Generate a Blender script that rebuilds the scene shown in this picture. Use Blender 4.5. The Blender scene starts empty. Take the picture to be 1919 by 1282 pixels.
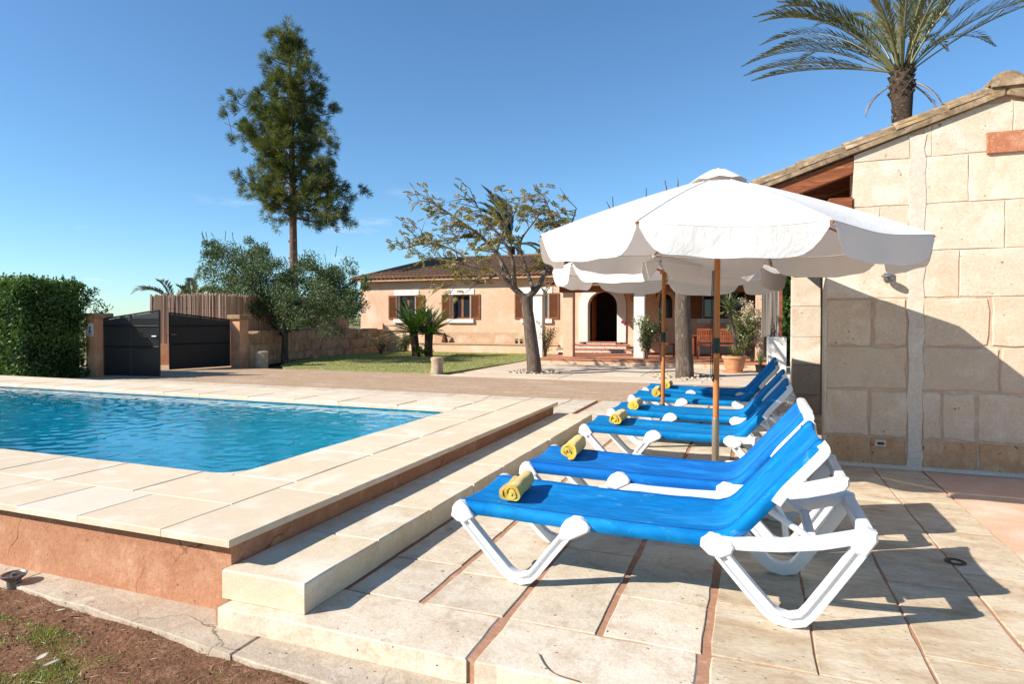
import bpy, bmesh, math, random
import numpy as np
from mathutils import Vector

random.seed(7)
rng = np.random.default_rng(11)
S = bpy.context.scene
COL = S.collection
PI = math.pi

# ---------------------------------------------------------------- camera, sky, sun, exposure
F_PX, CAM_H, YAW, PIT, HOR = 1175.0, 1.35, math.atan(448 / 1175), math.radians(0.9), 601.0
PPY = HOR + F_PX * math.tan(PIT)
cam_d = bpy.data.cameras.new('camera')
cam_d.sensor_width = 36.0
cam_d.lens = F_PX / 1919 * 36.0
cam_d.shift_y = -(641 - PPY) / 1919
cam_d.clip_start, cam_d.clip_end = 0.05, 6000
cam = bpy.data.objects.new('camera', cam_d)
COL.objects.link(cam)
cam.location = (0, 0, CAM_H)
cam.rotation_euler = (PI / 2 - PIT, 0, YAW)
S.camera = cam

SUN_EL = math.radians(34.3)
SUN_AZ = math.radians(41.5)          # direction the shadows run, from +X towards +Y
to_sun = Vector((-math.cos(SUN_AZ) * math.cos(SUN_EL), -math.sin(SUN_AZ) * math.cos(SUN_EL), math.sin(SUN_EL)))
world = bpy.data.worlds.new('World')
S.world = world
world.use_nodes = True
wt = world.node_tree
for n in list(wt.nodes):
    wt.nodes.remove(n)
w_out = wt.nodes.new('ShaderNodeOutputWorld')
w_bg = wt.nodes.new('ShaderNodeBackground')
w_sky = wt.nodes.new('ShaderNodeTexSky')
w_sky.sky_type = 'NISHITA'
w_sky.sun_disc = False
w_sky.sun_elevation = SUN_EL
w_sky.sun_rotation = math.atan2(to_sun.x, to_sun.y) % (2 * PI)
w_sky.altitude = 50
w_sky.air_density = 1.0
w_sky.dust_density = 0.1
w_sky.ozone_density = 4.0
w_bg.inputs['Strength'].default_value = 0.10
w_mix = wt.nodes.new('ShaderNodeMix')
w_mix.data_type, w_mix.blend_type = 'RGBA', 'MULTIPLY'
w_mix.inputs[0].default_value = 1.0
w_mix.inputs[7].default_value = (0.77, 1.0, 1.10, 1)
wt.links.new(w_sky.outputs[0], w_mix.inputs[6])
# a few thin wisps of cloud low above the skyline, all round
w_tc = wt.nodes.new('ShaderNodeTexCoord')
w_st = wt.nodes.new('ShaderNodeVectorMath'); w_st.operation = 'MULTIPLY'; w_st.inputs[1].default_value = (1, 1, 4.5)
wt.links.new(w_tc.outputs['Generated'], w_st.inputs[0])
w_no = wt.nodes.new('ShaderNodeTexNoise'); w_no.inputs['Scale'].default_value = 7.0; w_no.inputs['Detail'].default_value = 7; w_no.inputs['Roughness'].default_value = .62
wt.links.new(w_st.outputs[0], w_no.inputs['Vector'])
w_r1 = wt.nodes.new('ShaderNodeValToRGB'); w_r1.color_ramp.elements[0].position = .60; w_r1.color_ramp.elements[1].position = .76
wt.links.new(w_no.outputs['Fac'], w_r1.inputs['Fac'])
w_se = wt.nodes.new('ShaderNodeSeparateXYZ'); wt.links.new(w_tc.outputs['Generated'], w_se.inputs[0])
w_r2 = wt.nodes.new('ShaderNodeValToRGB'); e_ = w_r2.color_ramp.elements
e_[0].position = .02; e_[1].position = .07; e_[0].color = (0, 0, 0, 1); e_[1].color = (.55, .55, .55, 1)
e3 = e_.new(.13); e3.color = (.35, .35, .35, 1); e4 = e_.new(.24); e4.color = (0, 0, 0, 1)
wt.links.new(w_se.outputs['Z'], w_r2.inputs['Fac'])
w_mu = wt.nodes.new('ShaderNodeMath'); w_mu.operation = 'MULTIPLY'
wt.links.new(w_r1.outputs['Color'], w_mu.inputs[0]); wt.links.new(w_r2.outputs['Color'], w_mu.inputs[1])
w_cl = wt.nodes.new('ShaderNodeMix'); w_cl.data_type = 'RGBA'; w_cl.inputs[7].default_value = (7.0, 7.2, 7.4, 1)
wt.links.new(w_mu.outputs[0], w_cl.inputs[0]); wt.links.new(w_mix.outputs[2], w_cl.inputs[6])
wt.links.new(w_cl.outputs[2], w_bg.inputs['Color'])
wt.links.new(w_bg.outputs[0], w_out.inputs['Surface'])

sun_d = bpy.data.lights.new('sun', 'SUN')
sun_d.energy = 5.0
sun_d.angle = math.radians(0.5)
sun_d.color = (1.0, 0.945, 0.87)
sun = bpy.data.objects.new('sun', sun_d)
COL.objects.link(sun)
sun.location = (-20, -16, 25)
sun.rotation_euler = to_sun.to_track_quat('Z', 'Y').to_euler()

S.view_settings.view_transform = 'Standard'
S.view_settings.look = 'None'
S.view_settings.gamma = 1.0
S.view_settings.use_curve_mapping = False
S.view_settings.exposure = 0.69
S.render.engine = 'CYCLES'
S.cycles.use_denoising = True
S.cycles.max_bounces = 8
S.cycles.transparent_max_bounces = 12
S.cycles.caustics_reflective = False
S.cycles.caustics_refractive = True

# ---------------------------------------------------------------- pixel -> place helpers
FW = np.array([-math.sin(YAW) * math.cos(PIT), math.cos(YAW) * math.cos(PIT), -math.sin(PIT)])
RT = np.array([math.cos(YAW), math.sin(YAW), 0.0])
UP = np.cross(RT, FW)
CAM = np.array([0, 0, CAM_H])
def ray(px, py): return FW + RT * (px - 959.5) / F_PX + UP * (PPY - py) / F_PX
def onz(px, py, z=0.0):
    d = ray(px, py); return CAM + d * ((z - CAM_H) / d[2])
def ony(px, py, y):
    d = ray(px, py); return CAM + d * (y / d[1])

# ---------------------------------------------------------------- materials
def lin(c):
    return tuple(((v / 255) / 12.92 if v / 255 <= .04045 else ((v / 255 + .055) / 1.055) ** 2.4) for v in c) + (1.0,)

class NT:
    def __init__(s, name):
        s.m = bpy.data.materials.new(name); s.m.use_nodes = True
        s.t = s.m.node_tree
        for n in list(s.t.nodes): s.t.nodes.remove(n)
        s.out = s.add('ShaderNodeOutputMaterial')
    def add(s, typ, **kw):
        n = s.t.nodes.new(typ)
        for k, v in kw.items():
            if hasattr(n, k) and k not in n.inputs: setattr(n, k, v)
            else: n.inputs[k].default_value = v
        return n
    def link(s, a, b): s.t.links.new(a, b)
    def coords(s, stretch=None, offset=True):
        tc = s.add('ShaderNodeTexCoord'); v = tc.outputs['Object']
        if offset:
            oi = s.add('ShaderNodeObjectInfo')
            mu = s.add('ShaderNodeMath', operation='MULTIPLY'); mu.inputs[1].default_value = 61.7
            s.link(oi.outputs['Random'], mu.inputs[0])
            ad = s.add('ShaderNodeVectorMath', operation='ADD')
            s.link(v, ad.inputs[0]); s.link(mu.outputs[0], ad.inputs[1]); v = ad.outputs[0]
        if stretch:
            mp = s.add('ShaderNodeVectorMath', operation='MULTIPLY'); mp.inputs[1].default_value = stretch
            s.link(v, mp.inputs[0]); v = mp.outputs[0]
        return v
    def noise(s, v, scale, detail=6, rough=.6, dist=0.0):
        n = s.add('ShaderNodeTexNoise'); n.inputs['Scale'].default_value = scale
        n.inputs['Detail'].default_value = detail; n.inputs['Roughness'].default_value = rough
        n.inputs['Distortion'].default_value = dist
        s.link(v, n.inputs['Vector']); return n.outputs['Fac']
    def ramp(s, fac, stops):
        r = s.add('ShaderNodeValToRGB'); e = r.color_ramp.elements
        while len(e) < len(stops): e.new(.5)
        for el, (p, c) in zip(e, stops):
            el.position = p; el.color = c if len(c) == 4 else (*c, 1)
        s.link(fac, r.inputs['Fac']); return r.outputs['Color']
    def mix(s, fac, a, b, blend='MIX'):
        m = s.add('ShaderNodeMix', data_type='RGBA', blend_type=blend)
        for sock, v in ((m.inputs[0], fac), (m.inputs[6], a), (m.inputs[7], b)):
            if isinstance(v, (int, float)): sock.default_value = v
            elif isinstance(v, tuple): sock.default_value = v
            else: s.link(v, sock)
        return m.outputs[2]

def gray(v): return (v, v, v, 1)

def surf(name, cols, scale=3.0, detail=7, rough=.8, bump=.3, bscale=45, bdist=.006, rnd=.07,
         stain=None, stain2=None, pits=None, cracks=None, stretch=None, spec=.25, fine=.12, offset=True, metallic=0.0, sheen=0.0):
    t = NT(name)
    v = t.coords(stretch, offset)
    n1 = t.noise(v, scale, detail, .62, .4)
    k = len(cols)
    stops = [(.3 + .4 * i / max(1, k - 1), lin(c)) for i, c in enumerate(cols)]
    c = t.ramp(n1, stops) if k > 1 else None
    if c is None:
        c = t.ramp(n1, [(.3, lin(cols[0])), (.7, tuple(x * .9 for x in lin(cols[0])[:3]) + (1,))])
    nf = t.noise(v, bscale * 1.7, 4, .7)
    f = t.ramp(nf, [(.25, gray(1 - fine * 2)), (.75, gray(1 + fine * .6))])
    c = t.mix(1.0, c, f, 'MULTIPLY')
    for st in (stain, stain2):
        if st:
            col, sc, lo, hi, amt = st
            ns = t.noise(v, sc, 8, .68, .8)
            r = t.ramp(ns, [(lo, gray(0)), (hi, gray(amt))])
            c = t.mix(r, c, lin(col))
    hgt = t.noise(v, bscale, 8, .65)
    if pits:
        psc, lo, hi, pcol, depth = pits
        nw = t.noise(v, psc, 3, .6)
        r = t.ramp(nw, [(lo, gray(1)), (hi, gray(0))])
        c = t.mix(r, c, lin(pcol))
        ma = t.add('ShaderNodeMath', operation='MULTIPLY_ADD'); ma.inputs[1].default_value = -depth
        t.link(r, ma.inputs[0]); t.link(hgt, ma.inputs[2]); hgt = ma.outputs[0]
    if cracks:
        csc, cw, ccol, camt = cracks
        wv = t.add('ShaderNodeTexNoise'); wv.inputs['Scale'].default_value = csc * 2.5; wv.inputs['Detail'].default_value = 5
        t.link(v, wv.inputs['Vector'])
        av = t.add('ShaderNodeVectorMath', operation='MULTIPLY_ADD'); av.inputs[1].default_value = (.5 / csc,) * 3
        t.link(wv.outputs['Color'], av.inputs[0]); t.link(v, av.inputs[2])
        vo = t.add('ShaderNodeTexVoronoi', feature='DISTANCE_TO_EDGE'); vo.inputs['Scale'].default_value = csc
        t.link(av.outputs[0], vo.inputs['Vector'])
        r1 = t.ramp(vo.outputs['Distance'], [(0.0, gray(1)), (cw, gray(0))])
        r2 = t.ramp(t.noise(v, csc * .8, 2, .5), [(.45, gray(0)), (.6, gray(camt))])
        r3 = t.mix(1.0, r1, r2, 'MULTIPLY')
        c = t.mix(r3, c, lin(ccol))
    if rnd:
        oi = t.add('ShaderNodeObjectInfo')
        mr = t.add('ShaderNodeMapRange'); mr.inputs['To Min'].default_value = 1 - rnd; mr.inputs['To Max'].default_value = 1 + rnd
        t.link(oi.outputs['Random'], mr.inputs['Value'])
        c = t.mix(1.0, c, mr.outputs[0], 'MULTIPLY')
    b = t.add('ShaderNodeBsdfPrincipled')
    b.inputs['Roughness'].default_value = rough
    b.inputs['Specular IOR Level'].default_value = spec
    b.inputs['Metallic'].default_value = metallic
    if sheen: b.inputs['Sheen Weight'].default_value = sheen
    t.link(c, b.inputs['Base Color'])
    if bump:
        bp = t.add('ShaderNodeBump'); bp.inputs['Strength'].default_value = bump; bp.inputs['Distance'].default_value = bdist
        t.link(hgt, bp.inputs['Height']); t.link(bp.outputs[0], b.inputs['Normal'])
    t.link(b.outputs[0], t.out.inputs['Surface'])
    return t.m

def leafmat(name, cols, trans=.3, gloss=.06, rough=.45):
    """foliage: colour by a per-leaf random attribute, part diffuse, part translucent"""
    t = NT(name)
    at = t.add('ShaderNodeAttribute', attribute_name='rnd')
    k = len(cols)
    c = t.ramp(at.outputs['Fac'], [(i / max(1, k - 1), lin(q)) for i, q in enumerate(cols)])
    d = t.add('ShaderNodeBsdfDiffuse'); tr = t.add('ShaderNodeBsdfTranslucent'); g = t.add('ShaderNodeBsdfGlossy')
    g.inputs['Roughness'].default_value = rough
    t.link(c, d.inputs['Color'])
    t.link(t.mix(1.0, c, (1.25, 1.2, .6, 1), 'MULTIPLY'), tr.inputs['Color'])
    m1 = t.add('ShaderNodeMixShader'); m1.inputs[0].default_value = trans
    t.link(d.outputs[0], m1.inputs[1]); t.link(tr.outputs[0], m1.inputs[2])
    m2 = t.add('ShaderNodeMixShader'); m2.inputs[0].default_value = gloss
    t.link(m1.outputs[0], m2.inputs[1]); t.link(g.outputs[0], m2.inputs[2])
    t.link(m2.outputs[0], t.out.inputs['Surface'])
    return t.m

# ---------------------------------------------------------------- objects
def tag(o, label=None, cat=None, group=None, kind=None):
    if label: o['label'] = label
    if cat: o['category'] = cat
    if group: o['group'] = group
    if kind: o['kind'] = kind
    return o

def thing(name, loc, label, cat, group=None, rz=0.0):
    o = bpy.data.objects.new(name, None); COL.objects.link(o)
    o.location = loc; o.rotation_euler = (0, 0, rz); o.empty_display_size = .2
    return tag(o, label, cat, group)

def wloc(o):
    v = np.zeros(3)
    while o is not None:
        v = v + np.array(o.location); o = o.parent
    return v

def link(name, me, mat, parent=None, loc=(0, 0, 0), kind=None):
    o = bpy.data.objects.new(name, me); COL.objects.link(o)
    if mat is not None and not me.materials: me.materials.append(mat)
    o.parent = parent; o.location = loc
    if kind: o['kind'] = kind
    return o

def copy_tree(o, parent=None):
    c = o.copy(); COL.objects.link(c); c.parent = parent
    for ch in list(o.children): copy_tree(ch, c)
    return c

class MB:
    """collects shapes in scene coordinates; build() links them as one mesh object"""
    def __init__(s): s.v = []; s.f = []
    def add(s, vs, fs):
        n = len(s.v); s.v += [tuple(map(float, p)) for p in vs]; s.f += [tuple(i + n for i in q) for q in fs]; return s
    def box(s, x0, x1, y0, y1, z0, z1):
        return s.add([(x0,y0,z0),(x1,y0,z0),(x1,y1,z0),(x0,y1,z0),(x0,y0,z1),(x1,y0,z1),(x1,y1,z1),(x0,y1,z1)],
                     [(0,3,2,1),(4,5,6,7),(0,1,5,4),(1,2,6,5),(2,3,7,6),(3,0,4,7)])
    def prism(s, poly, org, u, v, n, t, bev=0.0):
        """polygon (2-D, in u,v) extruded along n by t; front edge chamfered"""
        org, u, v, n = map(np.array, (org, u, v, n)); P = np.array(poly, float); c = P.mean(0); k = len(P)
        def ring(Q, h): return [org + u * a + v * b + n * h for a, b in Q]
        d = c - P; L = np.maximum(1e-6, np.hypot(d[:, 0], d[:, 1]))[:, None]
        if bev > 0:
            R = ring(P, 0) + ring(P, t - bev) + ring(P + d / L * bev * 1.2, t); m = 3
        else:
            R = ring(P, 0) + ring(P, t); m = 2
        fs = [tuple(range(k - 1, -1, -1)), tuple(range((m - 1) * k, m * k))]
        for j in range(m - 1):
            for i in range(k):
                a, b = i + j * k, (i + 1) % k + j * k
                fs.append((a, b, b + k, a + k))
        return s.add(R, fs)
    def tube(s, pts, rad, seg=8, cap=True, flat=1.0):
        P = [np.array(p, float) for p in pts]; n = len(P)
        if not hasattr(rad, '__len__'): rad = [rad] * n
        vs = []; ref = None
        for i in range(n):
            t = P[min(i + 1, n - 1)] - P[max(i - 1, 0)]; L = np.linalg.norm(t); t = t / L if L > 1e-9 else np.array([0, 0, 1.])
            if ref is None:
                ref = np.array([1., 0, 0]) if abs(t[0]) < .8 else np.array([0, 1., 0])
            a = ref - t * (ref @ t); a /= max(1e-9, np.linalg.norm(a)); b = np.cross(t, a); ref = a
            for k in range(seg):
                w = 2 * PI * k / seg
                vs.append(P[i] + (a * math.cos(w) + b * math.sin(w) * flat) * rad[i])
        fs = [(i * seg + k, i * seg + (k + 1) % seg, (i + 1) * seg + (k + 1) % seg, (i + 1) * seg + k) for i in range(n - 1) for k in range(seg)]
        if cap: fs += [tuple(range(seg - 1, -1, -1)), tuple(range((n - 1) * seg, n * seg))]
        return s.add(vs, fs)
    def sweep(s, path, prof, closed_prof=True):
        """path: (x, z) points in the XZ plane; prof: (a, y) with a along the path's in-plane normal"""
        n = len(path); k = len(prof); vs = []
        for i in range(n):
            t = np.array(path[min(i + 1, n - 1)]) - np.array(path[max(i - 1, 0)]); t = t / max(1e-9, np.hypot(*t))
            nx, nz = -t[1], t[0]
            for a, y in prof: vs.append((path[i][0] + nx * a, y, path[i][1] + nz * a))
        fs = []
        for i in range(n - 1):
            for j in range(k if closed_prof else k - 1):
                fs.append((i * k + j, i * k + (j + 1) % k, (i + 1) * k + (j + 1) % k, (i + 1) * k + j))
        if closed_prof: fs += [tuple(range(k)), tuple(range((n - 1) * k + k - 1, (n - 1) * k - 1, -1))]
        return s.add(vs, fs)
    def lathe(s, prof, c=(0, 0, 0), seg=20):
        vs = [(c[0] + r * math.cos(2 * PI * k / seg), c[1] + r * math.sin(2 * PI * k / seg), c[2] + z) for r, z in prof for k in range(seg)]
        fs = [(i * seg + k, i * seg + (k + 1) % seg, (i + 1) * seg + (k + 1) % seg, (i + 1) * seg + k) for i in range(len(prof) - 1) for k in range(seg)]
        fs += [tuple(range(seg - 1, -1, -1)), tuple(range((len(prof) - 1) * seg, len(prof) * seg))]
        return s.add(vs, fs)
    def build(s, name, mat, parent=None, smooth=None, bevel=0.0, kind=None, label=None, cat=None, group=None, local=False, subsurf=0, segs=2):
        V = np.array(s.v)
        if parent is None:
            org = np.array([(V[:, 0].min() + V[:, 0].max()) / 2, (V[:, 1].min() + V[:, 1].max()) / 2, V[:, 2].min()])
            loc = org
        else:
            org = np.zeros(3) if local else wloc(parent); loc = (0, 0, 0)
        me = bpy.data.meshes.new(name)
        me.from_pydata([tuple(p) for p in V - org], [], s.f)
        bm = bmesh.new(); bm.from_mesh(me)
        bmesh.ops.recalc_face_normals(bm, faces=bm.faces)
        if bevel > 0:
            es = [e for e in bm.edges if len(e.link_faces) == 2 and e.calc_face_angle(0) > .5]
            bmesh.ops.bevel(bm, geom=es, offset=bevel, segments=segs, affect='EDGES', profile=.6, clamp_overlap=True)
        bm.to_mesh(me); bm.free()
        if smooth is not None:
            me.polygons.foreach_set('use_smooth', [True] * len(me.polygons))
            me.set_sharp_from_angle(angle=math.radians(smooth))
        o = link(name, me, mat, parent, loc, kind)
        if subsurf:
            md = o.modifiers.new('sub', 'SUBSURF'); md.levels = subsurf; md.render_levels = subsurf
        return tag(o, label, cat, group)

def fast_mesh(name, V, Fq, rnd=None):
    """V (n,3), Fq (m,k) all faces with k corners; rnd: per-vertex value"""
    me = bpy.data.meshes.new(name)
    V = np.asarray(V, np.float32); Fq = np.asarray(Fq, np.int32); m, k = Fq.shape
    me.vertices.add(len(V)); me.vertices.foreach_set('co', V.ravel())
    me.loops.add(m * k); me.loops.foreach_set('vertex_index', Fq.ravel())
    me.polygons.add(m); me.polygons.foreach_set('loop_start', np.arange(0, m * k, k, dtype=np.int32))
    me.update(calc_edges=True)
    if rnd is not None:
        a = me.attributes.new('rnd', 'FLOAT', 'POINT'); a.data.foreach_set('value', np.asarray(rnd, np.float32))
    return me

def unit(a): return a / np.maximum(1e-9, np.linalg.norm(a, axis=1))[:, None]

def leaf_arrays(C, D, L, W, rnd, droop=0.0):
    """rhombic folded leaves: centres C, directions D (unit), length L, width W -> verts, quads, rnd"""
    n = len(C); L = np.broadcast_to(L, (n,))[:, None]; W = np.broadcast_to(W, (n,))[:, None]
    R = unit(rng.normal(size=(n, 3))); Sd = unit(np.cross(D, R))
    tip = C + D * L * .5; tip[:, 2] -= droop * L[:, 0]
    V = np.stack([C - D * L * .5, C + Sd * W * .5, tip, C - Sd * W * .5], 1).reshape(-1, 3)
    Q = np.arange(4 * n).reshape(n, 4)
    return V, Q, np.repeat(rnd, 4)

def join(parts):
    V, Q, R, o = [], [], [], 0
    for v, q, r in parts:
        V.append(v); Q.append(q + o); R.append(r); o += len(v)
    return np.concatenate(V), np.concatenate(Q), np.concatenate(R)

def foliage(name, parts, mat, parent, kind=None):
    V, Q, R = join(parts)
    me = fast_mesh(name, V - wloc(parent) if parent is not None else V, Q, R)
    return link(name, me, mat, parent, kind=kind)

def slab_mesh(name, x0, x1, y0, y1, z0, z1, jit=.004, bev=.006, step=.14):
    """stone slab with slightly uneven edges, centred on its own origin"""
    cx, cy = (x0 + x1) / 2, (y0 + y1) / 2
    P = []
    cs = [(x0, y0), (x1, y0), (x1, y1), (x0, y1)]
    for i in range(4):
        a, b = np.array(cs[i]), np.array(cs[(i + 1) % 4]); n = max(1, int(np.hypot(*(b - a)) / step))
        for k in range(n):
            p = a + (b - a) * k / n
            P.append((p[0] - cx + random.uniform(-jit, jit), p[1] - cy + random.uniform(-jit, jit)))
    m = MB(); m.prism(P, (0, 0, z0), (1, 0, 0), (0, 1, 0), (0, 0, 1), z1 - z0, bev)
    me = bpy.data.meshes.new(name); me.from_pydata(m.v, [], m.f)
    return me, (cx, cy, 0)

def slab(name, x0, x1, y0, y1, z0, z1, mat, parent, jit=.004, bev=.006, step=.14):
    me, c = slab_mesh(name, x0, x1, y0, y1, z0, z1, jit, bev, step)
    o = wloc(parent)
    return link(name, me, mat, parent, (c[0] - o[0], c[1] - o[1], -o[2]))
# ---------------------------------------------------------------- material library
M = {}
M['paving'] = surf('paving stone', [(219,205,183), (208,191,166), (191,171,145)], 5, 8, .85, .5, 38, .006, .07,
                   stain=((150,122,94), 8, .53, .70, .55), stain2=((222,212,196), 2.2, .52, .75, .5), pits=(30, .27, .31, (104,84,64), 1.2))
M['paving_rough'] = surf('weathered travertine', [(218,202,178), (202,182,152), (180,156,126)], 4.2, 9, .88, .6, 30, .008, .05,
                   stain=((160,122,86), 6, .52, .70, .6), stain2=((122,108,92), 9, .60, .74, .55), pits=(52, .29, .33, (120,96,72), 1.2), stretch=(.6, 1.25, 1))
M['mortar_red'] = surf('red brown mortar', [(186,142,114), (170,124,96), (198,158,130)], 9, 7, .95, .5, 70, .004, 0, offset=False,
                   stain=((120,92,72), 14, .55, .7, .5))
M['coping'] = surf('sandstone coping', [(222,204,177), (214,193,163), (228,212,190)], 3, 6, .82, .25, 120, .003, .045, fine=.10,
                   stain=((230,218,200), 1.6, .52, .70, .6), stain2=((150,130,98), 6, .62, .8, .35))
M['coping_white'] = surf('pale sandstone coping', [(226,212,190), (218,202,178)], 3, 6, .82, .25, 120, .003, .03)
M['step'] = surf('step limestone', [(222,208,182), (212,194,164), (228,216,196)], 3, 7, .8, .35, 60, .004, .05,
                 stain=((176,154,112), 3.2, .54, .72, .5), stain2=((170,150,120), 10, .55, .7, .4))
M['plinth'] = surf('orange rendered plinth', [(192,140,106), (178,124,92), (202,154,122)], 2.6, 9, .92, .6, 26, .010, 0, offset=False,
                   stain=((208,170,138), 3, .54, .74, .7), stain2=((164,108,76), 4.5, .54, .72, .55), pits=(34, .26, .31, (150,96,66), .9), cracks=(1.9, .012, (96,58,40), .9))
M['concrete'] = surf('old concrete', [(198,182,160), (182,164,142), (210,196,174)], 4, 9, .9, .6, 40, .008, .05,
                     stain=((176,130,98), 3, .54, .72, .55), stain2=((128,116,102), 8, .56, .7, .5), pits=(30, .28, .33, (110,92,76), 1.4), cracks=(1.4, .010, (84,70,58), .9))
M['drive'] = surf('driveway', [(196,168,138), (186,154,122), (206,180,152)], 1.2, 9, .93, .7, 11, .03, 0, offset=False, fine=.26,
                  stain=((166,132,100), .6, .48, .7, .5), stain2=((214,192,166), 2.6, .54, .72, .5), stretch=(.6, 1.6, 1))
M['patio'] = surf('patio concrete', [(218,198,174), (208,184,156), (224,208,188)], .9, 8, .9, .25, 30, .006, .05, offset=False,
                  stain=((170,136,106), 1.3, .52, .72, .6))
M['pale_concrete'] = surf('pale concrete', [(214,196,172), (204,184,158)], 1.5, 7, .9, .2, 40, .004, .05)
M['pink_floor'] = surf('pinkish concrete floor', [(220,186,158), (210,170,140), (226,200,178)], 1.6, 8, .85, .25, 40, .004, 0, offset=False,
                  stain=((226,204,184), 1.2, .5, .7, .6))
M['soil'] = surf('red soil', [(150,108,80), (128,88,62), (168,128,98)], 8, 9, .97, 1.0, 40, .02, 0, offset=False, fine=.25,
                 stain=((162,124,92), 26, .58, .68, .6), stain2=((70,62,36), 5, .54, .68, .5))
M['field'] = surf('dry field', [(110,104,62), (132,118,80), (96,96,52)], .2, 7, .95, .4, 3, .05, 0, offset=False)
M['lawn'] = surf('lawn earth', [(140,138,78), (164,154,100), (118,120,64)], 2, 8, .95, .6, 40, .02, 0, offset=False, stain=((150,128,80), 1.4, .56, .72, .5))
M['white_paint'] = surf('white lime paint', [(226,220,210), (216,208,196)], 2, 6, .85, .15, 40, .003, .02, fine=.04)
M['metal'] = surf('galvanised metal', [(150,150,148), (130,130,130)], 6, 5, .4, .1, 60, .002, .03, metallic=.8, spec=.5, fine=.05)
M['dark_metal'] = surf('dark metal', [(30,32,34), (22,24,26)], 6, 4, .5, .1, 60, .002, .03, spec=.4, fine=.05)
M['black_plastic'] = surf('black plastic', [(22,22,24), (30,30,32)], 6, 4, .5, .05, 60, .002, .03, spec=.4, fine=.03)
M['timber'] = surf('reddish timber', [(150,88,54), (124,68,40), (170,106,68)], 3, 8, .75, .5, 24, .006, .05, stretch=(1, 1, 7), stain=((96,52,32), 6, .54, .7, .6))
M['timber_x'] = surf('reddish timber along', [(156,92,56), (124,68,40), (176,112,72)], 4, 8, .75, .6, 24, .006, .05, stretch=(.6, 6, 6), stain=((90,48,30), 5, .54, .7, .6))

def tilemat(name, c0, c1, grout, size, rough=.3):
    t = NT(name)
    v = t.coords(None, False)
    br = t.add('ShaderNodeTexBrick', offset=0.0)
    br.inputs['Scale'].default_value = 1.0 / size
    br.inputs['Brick Width'].default_value = 1.0; br.inputs['Row Height'].default_value = 1.0
    br.inputs['Mortar Size'].default_value = .03
    br.inputs['Color1'].default_value = lin(c0); br.inputs['Color2'].default_value = lin(c1); br.inputs['Mortar'].default_value = lin(grout)
    t.link(v, br.inputs['Vector'])
    b = t.add('ShaderNodeBsdfPrincipled'); b.inputs['Roughness'].default_value = rough
    t.link(br.outputs['Color'], b.inputs['Base Color'])
    t.link(b.outputs[0], t.out.inputs['Surface'])
    return t.m
M['pool_tile'] = tilemat('blue pool mosaic', (54,204,220), (38,190,212), (122,218,230), .06)

def watermat():
    t = NT('pool water')
    g = t.add('ShaderNodeBsdfGlass'); g.inputs['IOR'].default_value = 1.33; g.inputs['Roughness'].default_value = 0.0
    g.inputs['Color'].default_value = (.97, .99, 1, 1)
    t.link(g.outputs[0], t.out.inputs['Surface'])
    va = t.add('ShaderNodeVolumeAbsorption'); va.inputs['Color'].default_value = (.0, .79, .90, 1); va.inputs['Density'].default_value = .44
    t.link(va.outputs[0], t.out.inputs['Volume'])
    return t.m
M['water'] = watermat()

# ---------------------------------------------------------------- ground
def sheet(name, poly, z, mat, parent=None, thick=.06):
    m = MB(); m.prism(poly, (0, 0, z - thick), (1, 0, 0), (0, 1, 0), (0, 0, 1), thick)
    return m.build(name, mat, parent, kind=None if parent else 'structure')

m = MB()
for x0, x1, y0, y1 in ((-1500, 1500, -400, 2.45), (-1500, 1500, 7.7, 2500), (-1500, -17.0, 2.45, 7.7), (-2.5, 1500, 2.45, 7.7)):
    m.add([(x0, y0, -.2), (x1, y0, -.2), (x1, y1, -.2), (x0, y1, -.2)], [(0, 1, 2, 3)])
m.build('ground', M['field'], kind='structure')
sheet('driveway', [(-40, 10.44), (8, 10.44), (8, 13.72), (-7.0, 13.72), (-7.5, 14.05), (-13.6, 14.05), (-14.6, 14.6), (-40, 15.5)], -.004, M['drive'])
lawn = sheet('lawn', [(-7.4, 14.12), (-7.15, 18.6), (-7.1, 24.2), (-15.1, 24.2), (-15.0, 20.2), (-14.4, 17.5), (-13.3, 15.2), (-12.3, 14.25)], .004, M['lawn'])
patio = sheet('patio', [(-7.05, 13.98), (8, 13.98), (8, 24.4), (-7.05, 24.4)], -.006, M['patio'])
for k, (x0, x1, y0, y1) in enumerate([(-7.0, -4.2, 14.05, 15.3), (-4.15, -1.0, 14.05, 15.1), (-7.0, -5.9, 15.4, 18.4), (-3.4, -2.5, 15.3, 18.4), (-2.4, 1.0, 15.3, 18.3), (-5.8, -3.5, 16.4, 18.4)]):
    slab('paving_slab', x0, x1, y0, y1, -.05, .002, M['pale_concrete'] if k in (3,) else M['patio'], patio, .006, .006, .4)
kerb = sheet('pavement', [(-7.4, 13.74), (8, 13.74), (8, 13.96), (-7.4, 13.96)], .006, M['pale_concrete'])
sheet('yard', [(-40, 14.5), (-15.2, 14.5), (-15.2, 40), (-40, 40)], -.03, M['field'])

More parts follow.
